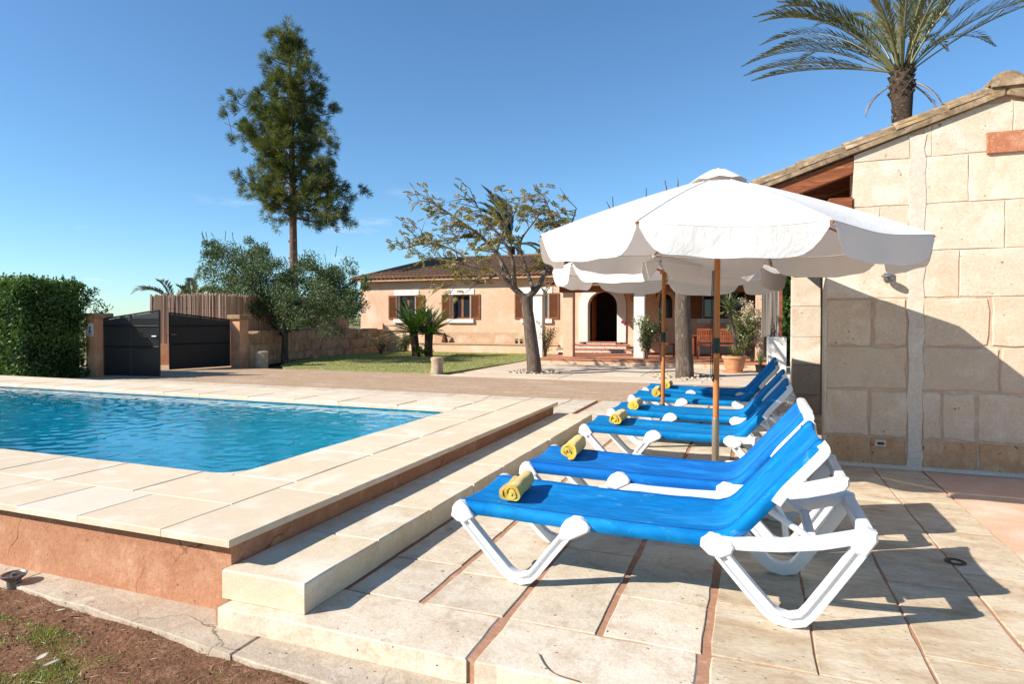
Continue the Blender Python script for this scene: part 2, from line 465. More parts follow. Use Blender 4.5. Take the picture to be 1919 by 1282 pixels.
# soil bed in front of the pool, with relief
gx, gy = 150, 60
X = np.linspace(-7.5, 1.2, gx); Y = np.linspace(.25, 2.32, gy)
XX, YY = np.meshgrid(X, Y, indexing='ij')
def lump(x, y):
    return (np.sin(x * 7.1 + 1.3 * np.sin(y * 5)) * np.cos(y * 8.3 + x) * .012 + np.sin(x * 17 + y * 9) * np.sin(y * 23 - x * 5) * .006)
ZZ = -.128 + lump(XX, YY) + rng.normal(0, .0025, XX.shape)
Vv = np.stack([XX, YY, ZZ], -1).reshape(-1, 3)
idx = np.arange(gx * gy).reshape(gx, gy)
Qq = np.stack([idx[:-1, :-1], idx[1:, :-1], idx[1:, 1:], idx[:-1, 1:]], -1).reshape(-1, 4)
soil = link('soil', fast_mesh('soil', Vv, Qq), M['soil'], kind='structure')
soil.data.polygons.foreach_set('use_smooth', [True] * len(soil.data.polygons))

# ---------------------------------------------------------------- terrace with its paving slabs
terr = MB().box(-2.37, 1.44, 2.262, 10.42, -.32, -.007).build('terrace', M['mortar_red'], kind='structure')
jx = [-2.34, -1.90, -1.465, -1.035, -.605, -.165, .25, .66, 1.05, 1.44]
for i in range(len(jx) - 1):
    wide = i <= 4
    x0, x1 = jx[i], jx[i + 1]
    gap_l = .017 if (1 <= i <= 4) else .006
    gap_r = .017 if i <= 3 else (.02 if i == 4 else .005)
    if i == 5: gap_l = .02
    ys = [2.63]
    y = 2.63
    first = [.42, .47, .40, .95, .42, .50, .72, .30, .55][i]
    y += first; ys.append(y)
    while y < 10.2:
        y += random.choice([.62, .70, .78, .84]); ys.append(min(y, 10.40))
        if y >= 10.2: ys[-1] = 10.40; break
    for a, b in zip(ys[:-1], ys[1:]):
        if b - a < .08: continue
        slab('paving_slab', x0 + gap_l, x1 - gap_r, a + .005, b - .005, -.10, random.uniform(-.0015, .0015), M['paving'] if i < 5 else M['paving_rough'], terr, .004, .0035, .11)
for x0, x1 in ((-2.34, -1.058), (-1.014, -.192), (-.142, .655), (.665, 1.435)):
    slab('paving_slab', x0, x1, 2.25, 2.625, -.10, random.uniform(-.0015, .0015), M['paving'] if x0 < -.5 else M['paving_rough'], terr, .005, .006, .09)
sheet('pavement', [(1.45, 1.2), (6, 1.2), (6, 6.72), (1.45, 6.72)], -.004, M['pink_floor'])
# strip of slabs behind the pool
pp = MB().box(-18, -2.42, 7.80, 10.42, -.3, -.008).build('path', M['mortar_red'], kind='structure')
x = -17.95
while x < -2.5:
    w = random.choice([.7, .8, .9]); x2 = min(x + w, -2.425)
    for a, b in ((7.95, 8.7), (8.7, 9.6), (9.6, 10.4)):
        slab('paving_slab', x + .005, x2 - .005, a + .005, b - .005, -.08, random.uniform(-.001, .001), M['paving'], pp, .003, .006, .3)
    x = x2 if x2 - x > .3 else x2 + .01
# concrete strip in front
strip = MB(); strip.prism([(-8, 2.5), (-8, 2.56), (.4, 2.45), (.4, 1.9)][::-1], (0, 0, -.3), (1, 0, 0), (0, 1, 0), (0, 0, 1), .15)
strip = strip.build('pavement', M['soil'], kind='structure')
x = -8.0
def strip_edge(x): return 2.231 - .0755 * (x + 3.908)
cuts = [-8, -6.6, -5.2, -3.80, -2.10, -.95, .5]
for a, b in zip(cuts[:-1], cuts[1:]):
    P = []
    n = 8
    for k in range(n + 1):
        xx = a + .002 + (b - a - .004) * k / n; P.append((xx, strip_edge(xx) + random.uniform(-.012, .012)))
    for k in range(n + 1):
        xx = b - .002 - (b - a - .004) * k / n; P.append((xx + random.uniform(-.004, .004), 2.50 - .03 * (xx + 3) / 3 + random.uniform(-.008, .008)))
    cx, cy = (a + b) / 2, 2.36
    mm = MB(); mm.prism([(p[0] - cx, p[1] - cy) for p in P], (0, 0, -.2), (1, 0, 0), (0, 1, 0), (0, 0, 1), .1 + random.uniform(-.002, .002), .006)
    me = bpy.data.meshes.new('concrete_slab'); me.from_pydata(mm.v, [], mm.f)
    o = wloc(strip); link('concrete_slab', me, M['concrete'], strip, (cx - o[0], cy - o[1], -o[2]))

# ---------------------------------------------------------------- pool
CZ = .285
PXR, PXL, PYN, PYF = -3.35, -16.2, 3.35, 6.84       # inner edges
pool = thing('swimming_pool', (-9.5, 5.1, -.2), 'raised rectangular swimming pool with sandstone coping and orange plinth', 'pool')
pl = MB()
pl.box(-17.18, -2.395, 2.385, 2.60, -.2, CZ - .036)
pl.build('plinth_wall', M['plinth'], pool, label='orange rendered front face of the pool plinth')
MB().box(-2.62, -2.397, 2.602, 7.80, -.2, CZ - .037).build('plinth_wall', M['plinth'], pool)
MB().box(-17.18, -2.622, 7.58, 7.798, -.2, CZ - .037).build('plinth_wall', M['plinth'], pool)
MB().box(-17.18, -16.96, 2.602, 7.578, -.2, CZ - .037).build('plinth_wall', M['plinth'], pool)
# fill under the coping and basin walls
wl = MB()
wl.box(-16.958, PXL - .02, 2.602, 7.578, -2.8, CZ - .054)
wl.box(PXR + .02, -2.622, 2.602, 7.578, -2.8, CZ - .054)
wl.box(PXL - .02, PXR + .02, 2.602, PYN - .02, -2.8, CZ - .054)
wl.box(PXL - .02, PXR + .02, PYF + .02, 7.578, -2.8, CZ - .054)
wl.build('basin_wall', M['pool_tile'], pool)
fl = MB(); fl.add([(PXL - .05, PYN - .05, -2.5), (PXR + .05, PYN - .05, -.95), (PXR + .05, PYF + .05, -.95), (PXL - .05, PYF + .05, -2.5)], [(0, 1, 2, 3)])
fl.build('basin_floor', M['pool_tile'], pool)
def cstone(x0, x1, y0, y1, mat=None, bev=.004, jit=.001):
    zb = .036 if bev < .006 else .052
    slab('coping_stone', x0 + .0012, x1 - .0012, y0 + .0012, y1 - .0012, CZ - zb, CZ + random.uniform(-.0006, .0006), mat or M['coping'], pool, jit, bev, .2)
# front outer / inner rows
x = -2.805
k = 0
while x > -17.2:
    w = [.62, .50, .50, .55, .62][k % 5]; x2 = max(-17.22, x - w)
    cstone(x2, x, 2.33, 2.802, M['coping_white'] if k in (1,) else None); x = x2 if x2 > -17.2 else -19; k += 1
x = -2.805
k = 0
while x > -16.21:
    w = [.80, .74, .66, .8][k % 4]; x2 = max(PXL, x - w)
    cstone(x2, x, 2.802, PYN, None, .008); x = x2 if x2 > PXL else -19; k += 1
# right rows
y = 2.33
k = 0
while y < 7.85:
    w = [.86, .95, .62, 1.1][k % 4]; y2 = min(7.86, y + w)
    if 7.86 - y2 < .2: y2 = 7.86
    cstone(-2.805, -2.352, y, y2); y = y2; k += 1
y = PYN
k = 0
while y < 7.85:
    w = [.9, .8, 1.0, .8][k % 4]; y2 = min(7.86, y + w)
    if 7.86 - y2 < .2: y2 = 7.86
    cstone(PXR, -2.805, y, y2, None, .016); y = y2; k += 1
# far rows
for ya, yb, bv in ((PYF, 7.39, .016), (7.39, 7.86, .004)):
    x = PXR; k = 0
    while x > -17.2:
        w = [.8, .9, .7][k % 3]; x2 = max(-17.22 if bv < .01 else PXL, x - w)
        cstone(x2, x, ya, yb, None, bv); x = x2 if x2 > (-17.2 if bv < .01 else PXL + .01) else -19; k += 1
y = 2.802
while y < 7.38:
    y2 = min(7.39, y + .85); cstone(-17.22, PXL, y, y2); y = y2
# rounded inner corners
def fillet(cx, cy, sx, sy, r=.17):
    P = [(0, 0)]
    for k in range(9):
        a = PI / 2 * k / 8
        P.append((sx * (r - r * math.sin(a)), sy * (r - r * math.cos(a))))
    if sx * sy > 0: P = P
    mm = MB(); vs = [(cx + p[0], cy + p[1], CZ - .03) for p in P] + [(cx + p[0], cy + p[1], CZ - .0015) for p in P]
    n = len(P)
    mm.add(vs, [(i, (i + 1) % n, (i + 1) % n + n, i + n) for i in range(n)] + [(n, n + i, n + i + 1) for i in range(1, n - 1)] + [(0, i, i + 1) for i in range(1, n - 1)])
    mm.build('coping_stone', M['coping'], pool)
fillet(PXR - .002, PYN + .002, -1, 1)
fillet(PXR - .002, PYF - .002, -1, -1, .1)
# water
wz = CZ - .066
# rippled surface as real waves on a closed block of water
nx, ny = 620, 190
xs, ys = np.linspace(PXL - .012, PXR + .012, nx), np.linspace(PYN - .012, PYF + .012, ny)
XX, YY = np.meshgrid(xs, ys, indexing='ij'); ZZ = np.zeros_like(XX)
for _ in range(46):
    lam = rng.uniform(.07, .30); th = rng.normal(.55, .9); kk = 2 * PI / lam
    ZZ += .0021 * lam ** 1.25 * np.sin(kk * (XX * math.cos(th) + YY * math.sin(th)) + rng.uniform(0, 6.28))
V_ = np.stack([XX, YY, wz + ZZ], -1).reshape(-1, 3); idx = np.arange(nx * ny).reshape(nx, ny)
Q_ = np.stack([idx[:-1, :-1], idx[1:, :-1], idx[1:, 1:], idx[:-1, 1:]], -1).reshape(-1, 4).tolist()
rim_ = list(idx[:, 0]) + list(idx[-1, 1:]) + list(idx[-2::-1, -1]) + list(idx[0, -2:0:-1]); nb = len(V_)
low = np.array([(V_[i][0], V_[i][1], -2.7) for i in rim_]); nr = len(rim_)
F_ = Q_ + [(int(rim_[k]), nb + k, nb + (k + 1) % nr, int(rim_[(k + 1) % nr])) for k in range(nr)] + [tuple(nb + k for k in range(nr - 1, -1, -1))]
me = bpy.data.meshes.new('water'); me.from_pydata(np.concatenate([V_, low]).tolist(), [], F_)
bmx = bmesh.new(); bmx.from_mesh(me); bmesh.ops.recalc_face_normals(bmx, faces=bmx.faces); bmx.to_mesh(me); bmx.free()
me.polygons.foreach_set('use_smooth', [True] * len(me.polygons)); me.set_sharp_from_angle(angle=math.radians(50))
water = link('water', me, M['water'], kind='structure')

# stone step along the pool
stp = thing('stone_step', (-2.15, 5.0, 0), 'long pale limestone step along the right side of the pool', 'step')
y = 2.325
for L in (.62, .60, .66, .62, .66, .60, .66, .60, .60):
    y2 = min(y + L, 7.88)
    me, c = slab_mesh('step_block', -2.392, -1.905, y + .002, y2 - .002, .001, .14 + random.uniform(-.002, .002), .003, .008, .12)
    o = wloc(stp); link('step_block', me, M['step'], stp, (c[0] - o[0], c[1] - o[1], 0))
    y = y2
    if y >= 7.87: break
# ---------------------------------------------------------------- sun loungers
def fabric_blue(name, base, scuff):
    return surf(name, [base, tuple(int(v * .86) for v in base), tuple(min(255, int(v * 1.08 + 6)) for v in base)], 5, 7, .8, .3, 260, .0012, .03,
                stretch=(.7, 2.2, .7), stain=((110,172,216), 9, .59, .70, scuff), stain2=((40,142,198), 1.6, .48, .70, .6), spec=.12, fine=.08)
M['sling_worn'] = fabric_blue('worn blue sling', (0,124,196), .6)
M['sling_a'] = fabric_blue('blue sling', (14,112,196), .3)
M['sling_b'] = fabric_blue('faded blue sling', (0,124,190), .35)
M['white_resin'] = surf('white resin', [(222,222,220), (214,214,212)], 3, 4, .32, .03, 60, .001, .01, spec=.5, fine=.02, stain=((205,200,190), 4, .58, .75, .4))

M['hem'] = surf('blue hem stitching', [(0,92,160), (0,82,146)], 8, 3, .7, 0, 40, .001, 0)
def bar_prof(w, d, y0, side):
    """bar section with a groove in its outer face; side -1: outer face towards -y"""
    g = [(-w/2, 0), (-w*.22, 0), (-w*.16, d*.28), (w*.16, d*.28), (w*.22, 0), (w/2, 0), (w/2, d), (-w/2, d)]
    return [(a, y0 + (y if side < 0 else -y)) for a, y in g]

def smooth_path(P, n=5):
    """Catmull-Rom through control points"""
    P = [np.array(p, float) for p in P]; Q = []
    for i in range(len(P) - 1):
        p0, p1, p2, p3 = P[max(i-1, 0)], P[i], P[i+1], P[min(i+2, len(P)-1)]
        for k in range(n):
            t = k / n
            Q.append(.5 * ((2*p1) + (-p0 + p2)*t + (2*p0 - 5*p1 + 4*p2 - p3)*t*t + (-p0 + 3*p1 - 3*p2 + p3)*t**3))
    Q.append(P[-1]); return Q

def make_lounger(mat, plank=False, topbar=False, back=1.0):
    root = thing('sun_lounger', (0, 0, 0), 'x', 'sun lounger', 'blue sun loungers in a row')
    W = .62
    def bk(pts): return [(x if x < 1.39 else 1.39 + (x - 1.39) * .85, z) for x, z in pts]      # backrest rake
    wm = M['white_resin']
    for side, y0 in ((-1, -.022), (1, W + .022)):
        leg = MB()
        lw = .057 if not plank else .076
        leg.sweep([(p[0], p[1]) for p in [(.035, .345), (.10, .272), (.20, .168), (.30, .066), (.335, .042), (.385, .031), (.43, .045), (.46, .075), (.54, .18), (.62, .28), (.665, .335)]], bar_prof(lw, .052, y0, side))
        leg.build('leg', wm, root, 35, .005, local=True)
        kn = MB()
        kn.prism([(.600, .262), (.640, .262), (.700, .292), (.742, .318), (.748, .340), (.728, .364), (.690, .379), (.655, .378), (.622, .362), (.602, .332), (.590, .290)], (0, y0 + (.046 if side < 0 else -.046), 0), (1, 0, 0), (0, 0, 1), (0, side, 0), .050, .007)
        kn.build('bracket', wm, root, 40, local=True)
        ft = MB()
        ft.prism([(-.004, .315), (.03, .29), (.075, .285), (.125, .322), (.09, .375), (.055, .397), (.025, .394), (.004, .366)], (0, y0 + (.046 if side < 0 else -.046), 0), (1, 0, 0), (0, 0, 1), (0, side, 0), .050, .007)
        ft.build('bracket', wm, root, 40, local=True)
        rl = MB()
        rl.sweep([(1.315, .335), (1.37, .268), (1.46, .165), (1.555, .062), (1.59, .040), (1.64, .031), (1.69, .045), (1.72, .078), (1.80, .20), (1.88, .325), (1.93, .405)], bar_prof(lw + .004, .052, y0, side))
        rl.build('leg', wm, root, 35, .005, local=True)
        k2 = MB()
        k2.prism([(1.262, .318), (1.300, .282), (1.350, .270), (1.400, .296), (1.412, .330), (1.392, .358), (1.345, .376), (1.300, .374), (1.266, .352)], (0, y0 + (.046 if side < 0 else -.046), 0), (1, 0, 0), (0, 0, 1), (0, side, 0), .052, .007)
        k2.build('bracket', wm, root, 40, local=True)
        ar = MB()
        ar.sweep([(1.33, .342), (1.45, .345), (1.60, .358), (1.76, .388), (1.90, .43), (1.95, .44)], [(a, y0 + (-side) * b) for a, b in ((-.029, .004), (.027, .004), (.027, .050), (-.029, .050))])
        ar.build('armrest', wm, root, 35, .008, local=True)
        cr = MB()
        cr.prism([(1.875, .37), (1.93, .352), (1.978, .425), (1.975, .462), (1.94, .474), (1.885, .452)], (0, y0 + (.0465 if side < 0 else -.0465), 0), (1, 0, 0), (0, 0, 1), (0, side, 0), .0505, .009)
        cr.build('bracket', wm, root, 40, local=True)
        if plank:
            pk = MB()
            pk.sweep([(.66, .275), (.85, .262), (1.1, .262), (1.35, .272), (1.6, .30), (1.9, .37)], [(a, y0 + (-side) * b) for a, b in ((-.055, .002), (.05, .002), (.05, .040), (-.055, .040))])
            pk.build('side_rail', wm, root, 35, .01, local=True)
        # backrest side
        bs = MB()
        bs.sweep(smooth_path(bk([(1.615, .545), (1.66, .603), (1.74, .682), (1.815, .757), (1.842, .792), (1.825, .818)]), 3), [(a, y0 + (-side) * b) for a, b in ((-.022, -.002), (.020, -.002), (.020, .044), (-.022, .044))])
        bs.build('backrest_frame', wm, root, 35, .01, local=True)
        # strut
        st = MB(); yy = .10 if side < 0 else W - .10
        st.tube([(1.525, yy, .500), (1.635, yy, .43), (1.735, yy, .365)], [.016, .016, .016], 8)
        st.tube([(1.562, yy + .02, .545), (1.62, yy + .02, .44), (1.63, yy + .02, .36)], .014, 8)
        st.build('strut', wm, root, 35, local=True)
        under = MB()
        under.sweep([(.06, .345), (.35, .342), (.7, .335), (1.1, .330), (1.34, .335)], [(a, y0 + (-side) * b) for a, b in ((-.028, .05), (.022, .05), (.022, .085), (-.028, .085))])
        under.build('seat_rail', wm, root, 35, .006, local=True)
        rest = MB()
        rest.sweep(bk([(1.37, .352), (1.5, .478), (1.7, .668), (1.80, .765)]), [(a, y0 + (-side) * b) for a, b in ((-.03, .055), (.0, .055), (.0, .09), (-.03, .09))])
        rest.build('backrest_frame', wm, root, 35, .006, local=True)
    MB().box(1.918, 1.972, .018, W - .018, .398, .460).build('crossbar', wm, root, 35, .012, local=True)
    MB().box(.024, .06, .03, W - .03, .310, .366).build('crossbar', wm, root, 35, .012, local=True)
    MB().box(1.715, 1.755, .09, W - .09, .34, .385).build('crossbar', wm, root, 35, .01, local=True)
    MB().box(1.732, 1.760, .03, W - .03, .735, .770).build('crossbar', wm, root, 35, .012, local=True)
    if topbar:
        MB().box(1.738, 1.792, -.018, W + .018, .775, .835).build('crossbar', wm, root, 35, .018, local=True)
    # sling
    top = [(1.74, .745), (1.795, .802)] if topbar else [(1.76, .765), (1.805, .812), (1.828, .825), (1.846, .815), (1.850, .79)]
    path = smooth_path(bk([(.022, .352), (.018, .378), (.04, .392), (.10, .388), (.35, .380), (.70, .371), (1.05, .367), (1.25, .368), (1.33, .375), (1.39, .402), (1.47, .475), (1.60, .608)] + top), 4)
    prof = [(-.060, .010), (-.034, -.006), (-.010, -.004), (.002, .012), (.003, .035), (-.003, .10), (-.010, .20), (-.013, .31), (-.010, .42), (-.003, .52), (.003, W - .035), (.002, W - .012), (-.010, W + .004), (-.034, W + .006), (-.060, W - .010)]
    sl = MB(); sl.sweep(path, prof, False)
    V = np.array(sl.v)
    V[:, 2] += .0022 * np.sin(V[:, 0] * 23 + 5 * np.sin(V[:, 1] * 9)) * np.sin(V[:, 1] * 17)
    sl.v = [tuple(p) for p in V]
    so = sl.build('sling', mat, root, 60, local=True)
    for yy in (.048, W - .048):
        hm = MB(); hm.tube([(p[0], yy, p[1] + .0045) for p in path[4:-6]], .0022, 4); hm.build('hem', M['hem'], so, local=True)
    return root

LY = [2.995, 3.975, 5.62, 6.745, 8.07, 9.06]
lab = ['nearest blue lounger with worn, scratched sling, in front of all the others',
       'second lounger from the front, with broad white side rails and white top bar',
       'third lounger from the front, just behind the nearest parasol pole',
       'fourth lounger from the front, between the two parasol poles',
       'fifth lounger from the front, its sling half in parasol shade',
       'farthest of the six blue loungers, last before the driveway']
base_l = make_lounger(M['sling_worn'])
plank_l = make_lounger(M['sling_a'], True, True)
mid_l = make_lounger(M['sling_b'])
loungers = [base_l, plank_l, mid_l, copy_tree(mid_l), copy_tree(mid_l), copy_tree(mid_l)]
for i, (o, y) in enumerate(zip(loungers, LY)):
    o.location = (-1.475 + [0, .02, 0, .015, .0, .02][i], y, 0)
    o.rotation_euler = (0, 0, math.radians([0, -.3, -1.2, -1.4, -1.0, -.6][i]))
    o['label'] = lab[i]

# ---------------------------------------------------------------- rolled towels
M['towel'] = surf('yellow terry towel', [(238,198,76), (228,182,58), (244,212,106)], 14, 6, .95, 1.0, 240, .004, .05, sheen=.4, fine=.12)
def make_towel(px, py, ang, label, L=.36, R=.066):
    p = onz(px, py, .375 + R)
    root_loc = (p[0], p[1], .374)
    R = R * random.uniform(.94, 1.06); L = L * random.uniform(.92, 1.05); turns, th = random.choice([2.6, 2.9, 3.15]), .0185
    n = 84; inner, outer = [], []
    for k in range(n + 1):
        a = 2 * PI * turns * k / n
        r = R - (2 * PI * turns - a) / (2 * PI) * th * 1.12
        r = max(r, .006)
        wob = 1 + .07 * math.sin(a * 1.3 + px) + .045 * math.sin(a * 3.1 + py) + .02 * math.sin(a * 7.3)
        e = -a * 1.0 + 2.2
        zs = .95 if math.sin(e) > 0 else .86
        outer.append((r * wob * math.cos(e), r * wob * math.sin(e) * zs)); ri = max(r - th, .002)
        inner.append((ri * wob * math.cos(e), ri * wob * math.sin(e) * zs))
    prof = outer + inner[::-1]
    m = MB(); k = len(prof)
    ca, sa = math.cos(ang), math.sin(ang)
    st = [(-.004, .985), (.0, 1.0), (.06, 1.0), (.12, .985), (.18, .98), (.24, .99), (.30, 1.0), (L - .01, .99), (L, .96)]
    vs = []
    for t, s in st:
        for j, (a, b) in enumerate(prof):
            lay = j if j <= n else 2 * n + 1 - j
            t2 = t + (.006 * math.sin(lay * .25 + px) if t < .05 else (.008 * math.sin(lay * .2) if t > L - .05 else 0))
            vs.append((p[0] + a * s * ca - t2 * sa, p[1] + a * s * sa + t2 * ca, .374 + R * .87 + b * s + .0035 * math.sin(t * 33 + a * 50 + px) + .002 * math.sin(t * 90 + b * 80)))
    fs = [(i * k + j, i * k + (j + 1) % k, (i + 1) * k + (j + 1) % k, (i + 1) * k + j) for i in range(len(st) - 1) for j in range(k)]
    for e0 in (0, (len(st) - 1) * k):
        for j in range(n):
            fs.append((e0 + j, e0 + j + 1, e0 + k - 2 - j, e0 + k - 1 - j))
    m.add(vs, fs)
    return m.build('rolled_towel', M['towel'], None, 50, label=label, cat='towel', group='yellow towels on the loungers')
tl = ['nearest lounger', 'second lounger from the front', 'third lounger from the front', 'fourth lounger from the front', 'fifth lounger from the front', 'farthest lounger']
for i, ((px, py), a) in enumerate(zip([(957, 921), (1065, 845), (1151, 784), (1187, 758), (1230, 735), (1249, 720)], [.10, .06, .0, .03, .05, .0])):
    make_towel(px, py, a, 'rolled yellow towel lying on the foot end of the ' + tl[i])

# ---------------------------------------------------------------- parasols
def canvas_mat():
    t = NT('white parasol canvas')
    v = t.coords(None, True)
    n = t.noise(v, 3, 6, .6); c = t.ramp(n, [(.3, lin((232,229,222))), (.7, lin((240,238,233)))])
    d = t.add('ShaderNodeBsdfDiffuse'); tr = t.add('ShaderNodeBsdfTranslucent')
    t.link(c, d.inputs['Color']); tr.inputs['Color'].default_value = lin((226,206,188))
    mx = t.add('ShaderNodeMixShader'); mx.inputs[0].default_value = .22
    bp = t.add('ShaderNodeBump'); bp.inputs['Strength'].default_value = .5; bp.inputs['Distance'].default_value = .018
    nb = t.noise(v, 9, 5, .6, 1.0); t.link(nb, bp.inputs['Height'])
    t.link(bp.outputs[0], d.inputs['Normal'])
    t.link(d.outputs[0], mx.inputs[1]); t.link(tr.outputs[0], mx.inputs[2]); t.link(mx.outputs[0], t.out.inputs['Surface'])
    return t.m
M['canvas'] = canvas_mat()
M['pole_wood'] = surf('varnished pole wood', [(190,122,58), (174,104,46), (204,140,74)], 4, 6, .4, .15, 40, .002, .03, stretch=(3, 3, .4), spec=.4, fine=.06)
M['seam'] = surf('seam thread', [(176,160,142), (160,146,130)], 8, 4, .9, 0, 40, .001, 0)
M['green_band'] = surf('green collar', [(40,70,52), (34,58,46)], 5, 4, .5, 0, 40, .001, 0)
M['rope'] = surf('dark blue cord', [(34,38,52), (24,28,40)], 30, 4, .8, .3, 200, .001, 0)
M['clear_sleeve'] = surf('weathered steel sleeve', [(168,152,130), (140,124,104), (186,172,150)], 6, 6, .35, .2, 40, .002, 0, metallic=.45, stretch=(4, 4, .5), spec=.5)

def make_parasol(c, zr, R, phi, tx, ty, z_top, label, base_mat, sleeve_mat, sleeve_z):
    cx, cy = c
    root = thing('parasol', (cx, cy, 0), label, 'parasol', 'white octagonal parasols')
    def rim(k): 
        a = phi + k * PI / 4; dx, dy = R * math.cos(a), R * math.sin(a)
        return np.array([cx + dx, cy + dy, zr + tx * dx + ty * dy])
    apex = np.array([cx, cy, z_top])
    r0 = .13
    def pt(k, s, t):
        """s across the panel 0..1, t from the top 0 to the rim 1"""
        A, B = rim(k), rim(k + 1)
        u = A + (B - A) * s
        p = apex + (u - apex) * (r0 / R + (1 - r0 / R) * t)
        sag = .036 * math.sin(PI * s) * (t ** 1.3) + .004 * math.sin(7 * s + 9 * t + k * 2.1) * t * math.sin(PI * s)
        p = p + np.array([0, 0, -sag + .02 * math.sin(PI * t)])
        return p
    NS, NT_ = 12, 10
    for k in range(8):
        m = MB(); vs = [pt(k, i / NS, j / NT_) for j in range(NT_ + 1) for i in range(NS + 1)]
        fs = [(j * (NS + 1) + i, j * (NS + 1) + i + 1, (j + 1) * (NS + 1) + i + 1, (j + 1) * (NS + 1) + i) for j in range(NT_) for i in range(NS)]
        m.add(vs, fs)
        m.build('canopy_panel', M['canvas'], root, 60)
        # valance flap below the rim
        v = MB(); NV = 24; vs = []
        mid = (rim(k) + rim(k + 1)) / 2; outw = mid - apex; outw[2] = 0; outw /= np.linalg.norm(outw)
        for j in range(5):
            for i in range(NV + 1):
                s = .012 + .976 * i / NV
                e = min(s, 1 - s) / .17
                dr = .178 * (1 - (1 - min(1, e)) ** 2.2) if e < 1 else .178
                dr = .012 + dr + .004 * math.sin(s * 19 + k)
                q = pt(k, s, 1.0); f = j / 4
                q = q + np.array([0, 0, -dr * f]) + outw * (.006 + .012 * f * math.sin(s * 13 + k * 2.1) - .03 * f * (s * (1 - s)) * 1.2)
                vs.append(q)
        v.add(vs, [(j * (NV + 1) + i, j * (NV + 1) + i + 1, (j + 1) * (NV + 1) + i + 1, (j + 1) * (NV + 1) + i) for j in range(4) for i in range(NV)])
        v.build('valance', M['canvas'], root, 70)
        sm = MB(); sm.tube([pt(k, i / 10, 1.0) + np.array([0, 0, -.004]) + outw * .004 for i in range(11)], .0026, 4)
        sm.build('seam', M['seam'], root)
        tm = MB(); tm.tube([pt(k, 0, j / 8) + np.array([0, 0, .003]) for j in range(9)], .003, 4); tm.build('seam', M['canvas'], root)
        # rib and strut
        rb = MB(); a, b = apex + np.array([0, 0, -.05]), rim(k) + np.array([0, 0, -.012])
        rb.tube([a + (b - a) * .04, a + (b - a) * 1.008], [.012, .007], 6)
        rb.build('rib', M['pole_wood'], root, 40)
        st = MB(); hub = np.array([cx, cy, z_top - .50]); q = a + (b - a) * .52 + np.array([0, 0, -.012])
        st.tube([hub + (q - hub) * .05, q], .008, 6)
        st.build('strut', M['pole_wood'], root, 40)
    # vent cap with its own small flaps
    cap = MB(); n = 8; vs = [apex + np.array([0, 0, .052])]
    for ring, (rr, dz) in enumerate([(.07, .036), (.15, -.008), (.235, -.066)]):
        for k in range(16):
            a = phi + k * PI / 8; wob = 1.0 if k % 2 == 0 else .92
            lift = .0 if k % 2 == 0 else (.02 if ring == 2 else .004)
            vs.append(apex + np.array([rr * wob * math.cos(a), rr * wob * math.sin(a), dz + lift]))
    fs = [(0, 1 + k, 1 + (k + 1) % 16) for k in range(16)]
    for r_ in range(2):
        for k in range(16):
            a, b = 1 + r_ * 16 + k, 1 + r_ * 16 + (k + 1) % 16
            fs.append((a, a + 16, b + 16, b))
    cap.add(vs, fs); cap.build('vent_cap', M['canvas'], root, 50)
    fin = MB(); fin.lathe([(.002, .02), (.016, .02), (.016, .055), (.010, .066), (.002, .07)], (cx, cy, z_top - .01), 12)
    fin.build('finial', M['canvas'], root, 40)
    pole = MB(); pole.tube([(cx - .01, cy, .12), (cx, cy, z_top - .03)], .0235, 14)
    pole.build('pole', M['pole_wood'], root, 40)
    hb = MB(); hb.lathe([(.024, 0), (.05, .005), (.05, .05), (.03, .06)], (cx, cy, z_top - .53), 14); hb.build('hub', M['pole_wood'], root, 40)
    h2 = MB(); h2.lathe([(.024, 0), (.055, .005), (.055, .06), (.03, .07)], (cx, cy, z_top - .17), 14); h2.build('hub', M['pole_wood'], root, 40)
    band = MB(); band.lathe([(.0245, 0), (.0262, .004), (.0262, .118), (.0245, .122)], (cx - .005, cy, 1.09), 14); band.build('collar', M['green_band'], root, 40)
    sl = MB(); sl.lathe([(.0250, 0), (.0285, .01), (.0285, sleeve_z - .03), (.0250, sleeve_z - .02)], (cx - .01, cy, .03), 14); sl.build('sleeve', sleeve_mat, root, 40)
    bs = MB(); bs.lathe([(.27, 0), (.28, .012), (.28, .045), (.24, .065), (.05, .085), (.034, .16), (.030, .16)], (cx - .01, cy, .002), 28); bs.build('base', base_mat, root, 40)
    rp = MB()
    for dx in (-.048, -.036):
        rp.tube([(cx + dx * .8, cy - .012, z_top - .76), (cx + dx, cy - .014, 1.4), (cx + dx * 1.0, cy - .012, .92), (cx + dx * .7, cy - .02, .86), (cx + dx * .5, cy - .012, .95)], .0035, 5)
    rp.build('cord', M['rope'], root, 40)
    return root
make_parasol((-.252, 5.28), 1.979, 1.435, -.29, -.036, .02, 2.51, 'nearest white parasol with wooden pole, standing behind the second lounger', M['dark_metal'], M['clear_sleeve'], .56)
make_parasol((-.985, 7.74), 1.945, 1.36, .10, -.035, -.01, 2.44, 'farther white parasol, half hidden under the nearer canopy', M['dark_metal'], M['black_plastic'], .33)
